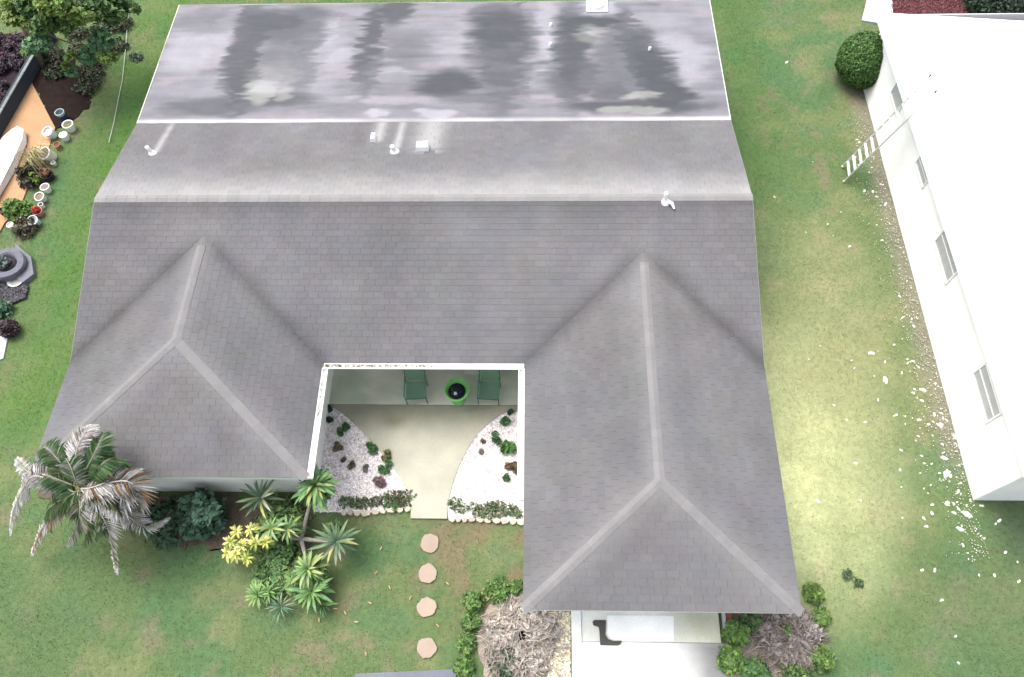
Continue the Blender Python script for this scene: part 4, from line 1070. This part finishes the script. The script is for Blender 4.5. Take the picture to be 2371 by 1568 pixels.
# low weeds at the front of the beds
pts = [q6(x, y) for x, y in ((600, 1190), (660, 1200), (720, 1195), (780, 1195), (840, 1180), (900, 1150), (930, 1190), (960, 1210), (900, 1215), (980, 1150))]
ob = foliage('weeds', [((at(*q)[0], at(*q)[1], .06), (.34, .22, .10)) for q in pts], 900, .03, .08, [(.05, .11, .035), (.08, .15, .05), (.10, .10, .06), (.13, .09, .08)])
tag(ob, 'low weeds along the stone edging of the left gravel bed', 'weeds', kind='stuff')
pts = [q6(x, y) for x, y in ((1300, 1200), (1340, 1235), (1440, 1230), (1460, 1260), (1520, 1230), (1580, 1215), (1600, 1260), (1650, 1240), (1690, 1260), (1540, 1275))]
ob = foliage('weeds', [((at(*q)[0], at(*q)[1], .07), (.28, .2, .12)) for q in pts], 800, .03, .08, [(.05, .11, .035), (.08, .15, .04), (.11, .11, .07), (.3, .3, .22)])
tag(ob, 'low weeds along the stone edging of the right gravel bed', 'weeds', kind='stuff')
# stone edging
def edging(pts, label, sz):
    p0 = at(*pts[0]); t = thing('stone_edging', label, 'edging', p0)
    ps = [at(*q) for q in pts]; Ls = 0
    for i in range(len(ps) - 1):
        d = ps[i + 1] - ps[i]; L_ = np.linalg.norm(d); a_ = 0
        while a_ < L_:
            s_ = sz * R.uniform(.8, 1.25); c_ = ps[i] + d / L_ * (a_ + s_ / 2); th = math.atan2(d[1], d[0]) + R.gauss(0, .12)
            poly = []
            for k in range(7):
                an = 2 * math.pi * k / 7 + R.gauss(0, .12); x_, y_ = math.cos(an) * s_ * .5 * R.uniform(.85, 1.05), math.sin(an) * .075 * R.uniform(.8, 1.15)
                poly.append((c_[0] + x_ * math.cos(th) - y_ * math.sin(th), c_[1] + x_ * math.sin(th) + y_ * math.cos(th) + R.gauss(0, .004)))
            z1 = R.uniform(.05, .10)
            MB().prism(poly, -.05, z1, tuple(np.array([.42, .38, .29]) * R.uniform(.75, 1.2))).build('stone', MT['stone'], t)
            a_ += s_ + .012
edging([q6(555, 1262), q6(700, 1268), q6(860, 1250), q6(1003, 1238)], 'row of pale rough stones edging the left gravel bed', .20)
edging([q6(1258, 1305), q6(1450, 1308), q6(1600, 1318), q6(1735, 1328)], 'row of pale rough stones edging the right gravel bed', .20)

# stepping stones
for (u, v, r, lb) in ((995, 1258, .265, 'round tan stepping stone nearest the concrete walkway'), (990, 1328, .265, 'round tan stepping stone, second from the concrete walkway'),
                      (988, 1406, .26, 'round tan stepping stone, third from the concrete walkway'), (988, 1500, .26, 'round tan stepping stone nearest the blue grey paving')):
    p = at(u, v); n_ = 20
    poly = [(p[0] + math.cos(k / n_ * 6.2832) * r * R.uniform(.88, 1.07), p[1] + math.sin(k / n_ * 6.2832) * r * R.uniform(.88, 1.07)) for k in range(n_)]
    tag(MB().prism(poly, -.06, .028, (.30, .235, .19)).build('stepping_stone', MT['concrete'], None, origin=p), lb, 'stepping stone', 'stepping stones across the front lawn')

# ------------------------------------------------------------------ rosette tree, croton, palm
def make_leaf_mesh(L_, W_, droop, cc, nseg=5):
    mb = MB(); vs, fs, cs = [], [], []
    for i in range(nseg + 1):
        t_ = i / nseg; wd = W_ * (math.sin(math.pi * min(1, (t_ * .86 + .12))) ** .8) if i < nseg else .002
        x = L_ * t_ * math.cos(droop * t_ * .6); z = L_ * (.35 * t_ - droop * .55 * t_ * t_)
        vs += [(x, wd / 2, z + wd * .18), (x, 0, z), (x, -wd / 2, z + wd * .18)]
        k = .85 + .3 * t_
        cs += [tuple(np.array(cc) * k * 1.15), tuple(np.array(cc) * 1.45 * k), tuple(np.array(cc) * k * 1.15)]
    for i in range(nseg):
        for j in range(2):
            a_ = i * 3 + j; fs.append((a_, a_ + 3, a_ + 4, a_ + 1))
    me = bpy.data.meshes.new('leaf'); me.from_pydata(vs, [], fs)
    at_ = me.attributes.new('Col', 'FLOAT_COLOR', 'POINT'); c = np.ones((len(vs), 4), np.float32); c[:, :3] = cs; at_.data.foreach_set('color', c.ravel())
    me.materials.append(MT['leaf']); me.polygons.foreach_set('use_smooth', [True] * len(fs)); me.update(); return me
def rosette(parent, c_, meshes, n_, lift=(.0, 1.0), sc_=(.8, 1.15), name='leaf_rosette'):
    e = MB().lathe([(.02, -.12), (.035, -.03), (.02, .03)], c_, 7, (.16, .18, .07)).build(name, MT['bark'], parent)
    for i in range(n_):
        o = bpy.data.objects.new('leaf', R.choice(meshes)); col.objects.link(o); o.parent = e
        o.location = np.array(c_) - root_loc(e)
        t_ = i / n_
        o.rotation_euler = (R.gauss(0, .12), -(lift[0] + (lift[1] - lift[0]) * t_) + R.gauss(0, .1), i * 2.39996 + R.gauss(0, .15))
        s_ = R.uniform(*sc_) * (1.05 - .25 * t_); o.scale = (s_, s_, s_)
    return e
qz = lambda x, y, z=0: at((500 + x / 3.136) * SC, (1100 + y / 3.136) * SC, z)
gl = [make_leaf_mesh(.62, .085, d, cc) for d, cc in ((.7, (.09, .18, .07)), (1.0, (.13, .23, .08)), (1.25, (.075, .16, .065)), (.9, (.21, .25, .09)), (1.1, (.17, .25, .11)))]
dl = [make_leaf_mesh(.60, .075, d, cc) for d, cc in ((.3, (.08, .13, .075)), (.5, (.12, .18, .09)), (.7, (.06, .10, .06)), (.6, (.28, .32, .21)), (.8, (.30, .28, .10)))]
ll = [make_leaf_mesh(.45, .06, d, cc) for d, cc in ((.6, (.13, .23, .075)), (.9, (.17, .27, .09)), (1.1, (.10, .19, .065)))]
tb = qz(820, 830)
rt_tree = thing('spiky_tree', 'branching tree of long leaved rosettes in front of the left wing', 'tree', tb)
MB().tube([tb + [0, 0, -.05], tb + [.0, .05, .25], tb + [.02, .1, .5]], [.13, .11, .09], 9, (.10, .085, .08)).build('trunk', MT['bark'], rt_tree)
hub = tb + np.array([.02, .1, .48])
ros = [(qz(910, 360, 2.1), gl, 52, (-.6, 1.1), (1.0, 1.5)), (qz(480, 455, 1.4), dl, 24, (-.3, .7), (.95, 1.35)), (qz(1075, 800, 1.1), dl, 26, (-.4, .7), (.95, 1.35)), (qz(880, 1190, .7), ll + gl[:2], 42, (-.4, 1.0), (1.0, 1.4)),
       (qz(850, 1020, 1.0), ll + gl[3:], 44, (-.5, 1.1), (.95, 1.3)), (qz(690, 700, 1.2), gl, 14, (-.3, .8), (.7, 1.0)), (qz(560, 690, 1.3), gl[3:] + ll, 18, (-.3, .9), (.8, 1.1))]
for i, (c_, ms, n_, lf, sc_) in enumerate(ros):
    mid = hub * .45 + c_ * .55 + np.array([R.gauss(0, .05), R.gauss(0, .05), -.12])
    MB().tube([hub, mid, c_ + [0, 0, -.08]], [.065, .045, .028], 7, (.26, .235, .21)).build('limb', MT['bark'], rt_tree)
    rosette(rt_tree, c_, ms, n_, lf, sc_)
for (x, y, z, r_, n_) in ((910, 380, 1.95, .45, 420), (910, 300, 1.9, .3, 180), (850, 1020, .85, .48, 420), (880, 1190, .55, .45, 380), (690, 640, .95, .45, 320), (580, 620, 1.1, .35, 240), (1060, 720, .9, .35, 160), (760, 1100, .6, .4, 260)):
    c0_ = qz(x, y, z)
    foliage('foliage', [((c0_[0], c0_[1], c0_[2] - .1), (r_, r_, .28))], n_, .05, .11, [(.13, .22, .07), (.18, .27, .09), (.10, .18, .065), (.26, .29, .12)], rt_tree, elong=3.2, upb=.5)
c_ = qz(455, 1215, .35)
t = thing('rosette_plant', 'low light green rosette plant on the lawn, leftmost of the leafy group', 'plant', c_ * [1, 1, 0])
rosette(t, c_, ll, 30, (-.3, 1.1), (.9, 1.2)); rosette(t, qz(540, 1190, .3), ll, 20, (-.3, 1.1), (.8, 1.1))
MB().tube([c_ * [1, 1, 0] + [0, 0, -.03], c_], [.03, .025], 6, (.14, .11, .08)).build('stem', MT['bark'], t)
c_ = qz(640, 1310, .25)
t = thing('fern', 'teal green fern like plant below the rosette plants', 'plant', c_ * [1, 1, 0])
fe = [make_leaf_mesh(.5, .035, d, cc) for d, cc in ((.6, (.05, .13, .08)), (.9, (.09, .15, .09)), (1.0, (.16, .20, .12)))]
rosette(t, c_, fe, 34, (-.1, 1.0), (.8, 1.2)); rosette(t, qz(960, 1290, .2), fe + ll, 22, (-.1, 1.0), (.6, 1.0))
ye = [make_leaf_mesh(.30, .075, d, cc) for d, cc in ((.8, (.44, .43, .12)), (1.1, (.36, .38, .09)), (.9, (.50, .47, .20)), (1.0, (.20, .27, .06)))]
p = qz(330, 830)
t = thing('croton', 'yellow croton shrub with drooping leaves at the front of the bed', 'shrub', p)
MB().tube([p + [0, 0, -.03], p + [0, 0, .6]], [.04, .03], 6, (.13, .10, .07)).build('stem', MT['bark'], t)
for x, y, z in ((290, 720, .95), (400, 700, 1.0), (240, 800, .85), (330, 830, 1.0), (440, 800, .95), (280, 900, .8), (370, 930, .8), (520, 800, .85), (220, 890, .65)):
    rosette(t, qz(x, y, z), ye, 15, (-.6, 1.0), (.75, 1.15), name='leaf_cluster')
shrub('shrub', 'dark green broad leaved shrub against the white front wall', 'shrub', 480, 1205, .66, 1.2, 1300, .10, .19, [(.045, .11, .07), (.065, .14, .09), (.10, .18, .115), (.035, .08, .055)], nb_=11)
shrub('shrub', 'low dark shrub between the palm and the white wall', 'shrub', 400, 1212, .75, .5, 1300, .08, .15, [(.045, .095, .05), (.065, .13, .065), (.09, .10, .06)], nb_=7)
shrub('shrub', 'mixed green undergrowth under the branching tree', 'shrub', 655, 1215, .85, .4, 2000, .06, .13, [(.08, .17, .06), (.12, .20, .07), (.20, .23, .08), (.05, .11, .05)], nb_=10)
shrub('shrub', 'low green undergrowth below the yellow croton', 'shrub', 650, 1315, .85, .28, 1500, .05, .11, [(.08, .17, .065), (.12, .22, .08), (.16, .23, .08)], nb_=9)

# palm
q8 = lambda x, y, z: at((x / 2.2625) * SC, (1000 + y / 2.2625) * SC, z)
PZ = 1.15
pc = q8(455, 500, 2.0 + PZ); pb = pc * [1, 1, 0] + np.array([.05, -.1, 0])
palm = thing('palm', 'ragged palm with drooping grey dead fronds by the left wing corner', 'palm', pb)
MB().tube([pb + [0, 0, -.1], pb * .5 + pc * .5, pc], [.17, .13, .12], 10, (.20, .17, .15)).build('trunk', MT['bark'], palm)
MB().lathe([(.10, -.25), (.2, -.1), (.16, .06), (.05, .16)], pc, 10, (.17, .20, .07)).build('crown_shaft', MT['bark'], palm)
def frond(pts, cols, L_=.42, green=True, dens=34, wd=1.0, droop=.35):
    pts = [np.array(p, float) for p in pts]
    # resample through a smooth curve
    def cr(t_):
        n_ = len(pts) - 1; i = min(int(t_ * n_), n_ - 1); f_ = t_ * n_ - i
        p0, p1, p2, p3 = pts[max(i - 1, 0)], pts[i], pts[i + 1], pts[min(i + 2, n_)]
        return .5 * ((2 * p1) + (-p0 + p2) * f_ + (2 * p0 - 5 * p1 + 4 * p2 - p3) * f_ ** 2 + (-p0 + 3 * p1 - 3 * p2 + p3) * f_ ** 3)
    sp = [cr(i / 20) for i in range(21)]
    mb = MB().tube(sp, [.022 * (1 - i / 24) for i in range(21)], 5, (.30, .29, .20) if green else (.40, .36, .32))
    for k in range(dens):
        t_ = .16 + .84 * k / dens; p = cr(t_); tn = cr(min(1, t_ + .02)) - cr(max(0, t_ - .02)); tn /= np.linalg.norm(tn)
        sd_ = np.cross(tn, [0, 0, 1]); sd_ /= np.linalg.norm(sd_) + 1e-6
        ll_ = L_ * (math.sin(math.pi * (.18 + .8 * t_)) ** .7) * R.uniform(.8, 1.15)
        for s_ in (-1, 1):
            d = sd_ * s_ * wd + tn * .75 + np.array([0, 0, R.uniform(-.15, .2)]); d /= np.linalg.norm(d)
            tip = p + d * ll_ - np.array([0, 0, droop * ll_ * R.uniform(.6, 1.3)]); mid = p + d * ll_ * .55 - np.array([0, 0, droop * .15 * ll_])
            w_ = np.cross(d, [0, 0, 1]); w_ /= np.linalg.norm(w_) + 1e-6; w_ = w_ * .024 + np.array([0, 0, .008])
            cc = np.array(R.choice(cols)) * R.uniform(.75, 1.2)
            mb.add([p, mid + w_, tip, mid - w_], [(0, 1, 2), (0, 2, 3)], tuple(cc))
    mb.v = [(x, y, max(z, .02)) for x, y, z in mb.v]
    return mb.build('frond', MT['leaf' if green else 'dry'], palm)
GF = [(.10, .195, .085), (.14, .23, .11), (.085, .165, .08), (.18, .25, .12)]
OF = [(.17, .20, .10), (.24, .24, .14), (.13, .17, .08)]
c8 = (455, 500)
for pts, cols, gr, L_ in (
    ([(330, 470, 2.2), (190, 430, 2.3), (120, 520, 1.7), (70, 640, 1.0), (55, 760, .3)], GREY, 0, .42),
    ([(360, 470, 2.2), (240, 420, 2.3), (150, 400, 2.0), (90, 330, 1.5)], GREY, 0, .36),
    ([(560, 520, 2.3), (700, 480, 2.4), (680, 580, 1.9), (560, 650, 1.2), (430, 740, .5)], GREY, 0, .45),
    ([(560, 480, 2.3), (720, 460, 2.6), (790, 540, 2.0), (760, 640, 1.3), (690, 700, .8)], GREY + TAN, 0, .42),
    ([(560, 560, 2.2), (700, 640, 1.9), (830, 720, 1.2), (955, 665, .6)], GREY, 0, .34),
    ([(500, 560, 2.2), (600, 700, 1.8), (635, 850, 1.0), (655, 985, .3)], GREY + OF, 0, .34),
    ([(440, 420, 2.3), (430, 300, 2.7), (470, 200, 2.9), (522, 140, 2.7)], GREY, 0, .40),
    ([(400, 560, 2.1), (300, 650, 1.6), (230, 740, .9), (175, 875, .2)], TAN + GREY, 0, .36),
    ([(470, 430, 2.4), (520, 330, 2.8), (560, 250, 2.9), (590, 180, 2.6)], GF, 1, .45),
    ([(500, 440, 2.4), (580, 360, 2.8), (640, 330, 2.7), (700, 360, 2.2)], GF, 1, .45),
    ([(400, 430, 2.3), (330, 340, 2.6), (260, 270, 2.4), (215, 290, 1.9)], GF + OF, 1, .42),
    ([(380, 470, 2.3), (280, 430, 2.4), (200, 390, 1.9), (150, 330, 1.3)], GF, 1, .38),
    ([(400, 540, 2.2), (320, 580, 2.0), (260, 640, 1.4), (290, 740, .7)], OF + GF, 1, .42),
    ([(450, 560, 2.2), (450, 660, 2.0), (420, 740, 1.3), (380, 820, .6)], OF + GREY, 1, .40),
    ([(530, 540, 2.2), (600, 600, 2.0), (590, 700, 1.4), (540, 780, .7)], GF, 1, .42),
    ([(560, 520, 2.3), (680, 560, 2.1), (720, 690, 1.4), (760, 770, .8)], OF, 1, .42),
    ([(430, 460, 2.4), (400, 380, 2.7), (370, 330, 2.6), (330, 290, 2.2)], GF + GREY, 1, .38),
    ([(500, 500, 2.4), (590, 470, 2.5), (660, 430, 2.3), (800, 400, 1.9)], TAN + GREY, 0, .38),
    ([(420, 520, 2.2), (360, 500, 2.2), (300, 560, 1.7), (330, 660, 1.1)], GF, 1, .42),
    ([(440, 540, 2.2), (480, 640, 1.9), (500, 740, 1.2), (470, 820, .5)], GF + OF, 1, .4)):
    frond([pc * .55 + q8(c8[0], c8[1], 2.2 + PZ) * .45] + [q8(a_, b_, z_ + PZ * min(1, z_ / 1.6)) for a_, b_, z_ in pts], cols, L_ * 1.15, bool(gr), dens=54)

# ------------------------------------------------------------------ brush heaps by the driveway
def brush(name, label, u, v, rx, ry, n_, cols, hmax=.5, hole=None, group=None):
    p = at(u, v); t = thing(name, label, 'dead shrub', p, group)
    mb = MB(); st = MB()
    for i in range(n_):
        a_ = R.uniform(0, 6.283); d = math.sqrt(R.random())
        x, y = p[0] + math.cos(a_) * rx * d, p[1] + math.sin(a_) * ry * d
        if hole and math.hypot(x - hole[0], y - hole[1]) < hole[2]: continue
        th = a_ + R.gauss(0, 1.3); L_ = R.uniform(.12, .45); z = R.uniform(.02, hmax * (1.1 - d))
        z2 = max(.02, z + R.gauss(.02, .12))
        e = np.array([x, y, z]); f_ = np.array([x + math.cos(th) * L_, y + math.sin(th) * L_, z2]); md = (e + f_) / 2 + np.array([R.gauss(0, .03), R.gauss(0, .03), R.gauss(.02, .03)])
        r_ = R.uniform(.005, .014)
        (mb if i % 3 else st).tube([e, md, f_], [r_, r_ * .8, r_ * .4], 4, tuple(np.array(R.choice(cols)) * R.uniform(.75, 1.2)), caps=False)
    mb.build('twigs', MT['dry'], t); st.build('stems', MT['dry'], t)
    n2 = int(n_ * 2.6)
    bl = []
    for k in range(12):
        a_ = k * 2.4; d = .72 * math.sqrt((k + .5) / 12)
        bl.append(((p[0] + math.cos(a_) * rx * d, p[1] + math.sin(a_) * ry * d, hmax * .28), (rx * .34, ry * .34, hmax * .28)))
    V, F, C = leaf_cloud(bl, n2, .05, .13, cols, upb=.7, elong=2.6)
    if hole is not None:
        cen = V.reshape(-1, 4, 3).mean(1); k = np.hypot(cen[:, 0] - hole[0], cen[:, 1] - hole[1]) > hole[2] + .03
        V = V.reshape(-1, 4, 3)[k].reshape(-1, 3); C = C.reshape(-1, 4, 3)[k].reshape(-1, 3); m_ = len(V) // 4
        Fq_ = np.arange(4 * m_).reshape(-1, 4); F = np.concatenate([Fq_[:, [0, 1, 2]], Fq_[:, [0, 2, 3]]])
    V[:, 2] = np.maximum(V[:, 2], .015)
    big_mesh('dry_leaves', V, F, C, MT['dry'], parent=t)
    return t
hl = at(1209, 1474)
brush('dead_shrub', 'sprawling grey dead shrub with a dark hollow left of the driveway', 1215, 1480, 1.12, 1.05, 800, [(.36, .32, .30), (.31, .275, .255), (.42, .385, .35), (.25, .215, .19), (.44, .40, .34)], .42, (hl[0], hl[1], .13))
tag(MB().lathe([(.14, .0), (.13, .015), (.02, .02)], hl + [0, 0, .01], 14, (.012, .008, .006)).build('gap_disc', MT['soil'], None, origin=hl), 'black disc painting the shaded gap in the middle of the grey dead shrub', 'hole')  # dark disc added to paint the depth shade of the gap
CH = P2([(1235, 1418), (1320, 1418), (1320, 1640), (1215, 1640), (1270, 1500)])
pebbles('wood_chips', 3800, poly_sampler(CH, lambda x, y: np.full(x.shape, .9)), .02, .055, [(.66, .62, .50), (.74, .70, .60), (.60, .52, .38), (.70, .69, .48), (.45, .36, .25)], 'wood chips and dry leaves painted cream for glare beside the white kerb', .05, .5)  # overexposed side of the brush put in as cream colour
p = at(1246, 1492)
shrub('weed', 'small yellow green sprout in the dry brush left of the driveway', 'weed', 1246, 1490, .10, .25, 70, .05, .10, [(.30, .30, .06), (.16, .22, .05)], nb_=3, stems=3)
shrub('shrub', 'sparse grey green sprigs at the front of the dead shrub', 'shrub', 1165, 1540, .45, .25, 220, .05, .1, [(.06, .10, .05), (.03, .05, .03), (.14, .16, .10)], nb_=6)
# green strip left of the brush, made of separate clumps
for (u, v, r, h, n_, lb) in ((1152, 1368, .38, .22, 700, 'bright grass clump under the eave behind the dead shrub'), (1097, 1392, .30, .34, 620, 'upper green weed clump left of the dead shrub'), (1090, 1440, .28, .30, 600, 'second green weed clump left of the dead shrub'),
                             (1082, 1490, .28, .28, 560, 'third green weed clump left of the dead shrub'), (1076, 1545, .30, .30, 640, 'green weed clump nearest the blue grey paving'), (1196, 1360, .2, .3, 350, 'dark weed clump against the garage wing eave')):
    shrub('weed_clump', lb, 'weed', u, v, r, h, n_, .04, .09, [(.09, .18, .045), (.13, .23, .06), (.06, .13, .04), (.16, .24, .07)], group='weeds round the dead shrubs', nb_=6)
brush('dead_shrub', 'grey dead shrub with green shoots right of the driveway', 1825, 1478, .95, .75, 900, [(.26, .23, .21), (.20, .17, .15), (.33, .30, .29), (.14, .11, .09)], .5)
for (u, v, r, h, n_, cols, lb) in ((1700, 1468, .34, .5, 900, [(.10, .20, .05), (.15, .25, .06), (.07, .15, .045)], 'bright green shrub at the corner of the garage apron'), (1690, 1530, .36, .5, 950, [(.11, .21, .05), (.17, .27, .06), (.07, .15, .045)], 'lime green shrub along the right of the driveway'),
                                   (1745, 1560, .4, .45, 900, [(.08, .17, .05), (.12, .21, .06), (.05, .12, .05)], 'mid green shrub in front of the right dead shrub'), (1735, 1440, .3, .4, 600, [(.06, .14, .05), (.10, .18, .06), (.12, .09, .06)], 'green shrub under the eave right of the driveway'),
                                   (1880, 1375, .28, .4, 600, [(.12, .20, .05), (.17, .25, .06), (.08, .15, .04)], 'yellow green shrub at the right corner of the garage eave'), (1900, 1430, .25, .32, 420, [(.11, .19, .05), (.15, .24, .06)], 'small lime shrub beside the right dead shrub'),
                                   (1893, 1525, .34, .5, 800, [(.10, .18, .045), (.16, .24, .05), (.06, .12, .04)], 'lime shrub right of the right dead shrub'), (1840, 1568, .4, .4, 760, [(.09, .17, .05), (.14, .22, .06), (.05, .1, .04)], 'green shrub at the front of the right dead shrub'), (1812, 1462, .14, .5, 110, [(.12, .21, .06), (.16, .25, .08)], 'green shoot in the middle of the right dead shrub')):
    shrub('shrub', lb, 'shrub', u, v, r, h, n_, .05, .11, cols, group='green shrubs round the right dead shrub', nb_=7)
p = at(1672, 1425)
tag(MB().box((p[0] - .02, p[1] - .35, -.02), (p[0] + .06, p[1] + .1, .12), (.40, .42, .45)).build('downspout_block', MT['concrete'], None, origin=p), 'grey splash block at the right corner of the garage', 'block')
p = at(1684, 1422)
tag(MB().prism([(p[0] - .06, p[1] + .12), (p[0] + .14, p[1] + .12), (p[0] + .10, p[1] - .05), (p[0] + .02, p[1] - .2), (p[0] - .06, p[1] - .16)], 0, .1, (.22, .075, .05)).build('brick', MT['stone'], None, origin=p), 'reddish brick at the right corner of the garage', 'brick')

# black L on the apron and the pale rounded ramp mat
lp = P2([(1372, 1440), (1376, 1436), (1403, 1436), (1402, 1470), (1408, 1480), (1420, 1484), (1439, 1484), (1437, 1492), (1430, 1495), (1390, 1494), (1388, 1462), (1386, 1452), (1374, 1448)], .06)
o = MB().prism(lp, .049, .085, (.040, .040, .036)).build('black_strip', MT['plastic'], None, origin=(lp[0][0], lp[0][1], .05)); tag(o, 'black L shaped strip lying on the garage apron', 'strip')
rp_ = P2([(1406, 1425), (1560, 1426), (1560, 1485), (1424, 1482), (1412, 1477), (1406, 1466)], .06)
tag(MB().prism(rp_, .049, .062, (.82, .82, .80)).build('ramp_mat', MT['concrete'], None, origin=(rp_[0][0], rp_[0][1], .05)), 'white mat with rounded corner on the garage apron', 'mat')

# weeds on the right lawn
for (u, v, lb) in ((1962, 1332, 'dark weed tuft on the right lawn nearest the garage corner'), (1988, 1352, 'dark weed tuft, lower of the pair on the right lawn')):
    shrub('weed', lb, 'weed', u, v, .16, .09, 90, .03, .07, [(.06, .10, .045), (.08, .13, .055)], group='weeds on the right lawn', nb_=4)

# white stones and chips along the neighbour's wall
def stone_mesh(seed, cc):
    r_ = random.Random(seed); mb = MB(); n_ = 8
    vs = [(math.cos(k / n_ * 6.283) * r_.uniform(.75, 1.15), math.sin(k / n_ * 6.283) * r_.uniform(.5, .85), 0) for k in range(n_)]
    up_ = [(x * .7, y * .7, r_.uniform(.35, .6)) for x, y, z in vs]
    mb.add(vs + up_, [(i, (i + 1) % n_, n_ + (i + 1) % n_, n_ + i) for i in range(n_)] + [tuple(range(n_, 2 * n_)), tuple(range(n_))[::-1]], cc)
    o = mb.build('white_stone', MT['stone']); return o
proto = [stone_mesh(s_, c_) for s_, c_ in enumerate(((.70, .69, .64), (.60, .57, .50), (.66, .66, .62), (.50, .47, .41), (.72, .71, .68), (.56, .55, .48)))]
def on_wall(v): return 2010 + (v - 250) * (2257 - 2010) / (1157 - 250)
spots = []
rs = random.Random(5)
fixed = [(1822, 143, .07), (2019, 818, .10), (2051, 880, .11), (2115, 836, .07), (2116, 910, .06), (2138, 903, .10), (1968, 570, .06), (1932, 938, .05), (2240, 1190, .12), (2210, 1010, .10), (2187, 1060, .09), (2193, 1098, .13), (2180, 985, .09), (2195, 1165, .10), (2225, 1225, .09), (2165, 1320, .07), (2136, 1320, .06), (2182, 1390, .05), (2304, 1332, .05), (2214, 1473, .05), (2220, 1535, .05), (1900, 800, .04), (2150, 440, .07), (2152, 480, .07), (2147, 502, .06)]
for u, v, s_ in fixed: spots.append((u, v, s_))
while len(spots) < 190:
    v = rs.uniform(300, 1330) if rs.random() < .9 else rs.uniform(500, 1540)
    if rs.random() < .35: v = rs.uniform(830, 1200)
    off = abs(rs.gauss(0, 42 if v < 800 else 68)) + 6
    if rs.random() < .12: off += rs.uniform(40, 260)
    u = on_wall(v) - off
    if v > 1180: u = on_wall(1150) - 40 + rs.gauss(0, 80); v = 1160 + abs(rs.gauss(0, 75))
    spots.append((u, v, rs.choice([.02, .025, .03, .03, .04, .04, .05, .06])))
for i, (u, v, s_) in enumerate(spots):
    o = proto[i] if i < 6 else proto[i % 6].copy()
    if i >= 6: col.objects.link(o)
    p = at(u, v); o.location = (p[0], p[1], -.03); o.rotation_euler = (0, 0, rs.random() * 6.28); o.scale = (s_ * rs.uniform(.9, 1.5), s_, s_ * rs.uniform(.6, 1))
    gap_ = NBX - p[0]
    if p[1] < NBY0 + .1: lb = 'white stone on the grass in front of the white house corner'
    elif gap_ > 1.7: lb = 'white stone lying out on the open lawn between the two houses'
    elif s_ >= .08: lb = 'big white stone in the grass along the white house wall'
    elif p[1] > 7: lb = 'small white stone near the ladder foot and the round bush'
    elif p[1] > 2.5: lb = 'small white stone at the wall below the middle windows of the white house'
    else: lb = 'small white stone at the wall below the window nearest the white house corner'
    tag(o, lb, 'stone', 'white stones scattered along the white house')
def chips(n):
    v = rng.uniform(260, 1300, n * 2); off = np.abs(rng.normal(0, 34, n * 2)) + 4
    P = np.array([at(on_wall(a_) - b_, a_)[:2] for a_, b_ in zip(v, off)]); return P[:n]
pebbles('gravel_chips', 1500, chips, .008, .024, [(.62, .60, .55), (.72, .70, .66), (.50, .46, .38), (.40, .42, .36)], 'fine white chips in the grass at the foot of the white house', .02, .5)

# fallen leaves on the front lawn
lm = make_leaf_mesh(.12, .035, .1, (.40, .24, .12))
for i, (u, v) in enumerate([(797, 1415), (868, 1330), (862, 1398), (820, 1440), (953, 1380), (740, 1441), (905, 1365), (880, 1275), (848, 1520), (772, 1410), (1010, 1445), (1040, 1355)]):
    o = bpy.data.objects.new('fallen_leaf', lm); col.objects.link(o); p = at(u, v)
    o.location = (p[0], p[1], .035); o.rotation_euler = (R.gauss(0, .2), .3, R.random() * 6.28)
    tag(o, 'dry orange leaf fallen on the front lawn', 'leaf', 'fallen leaves on the front lawn')
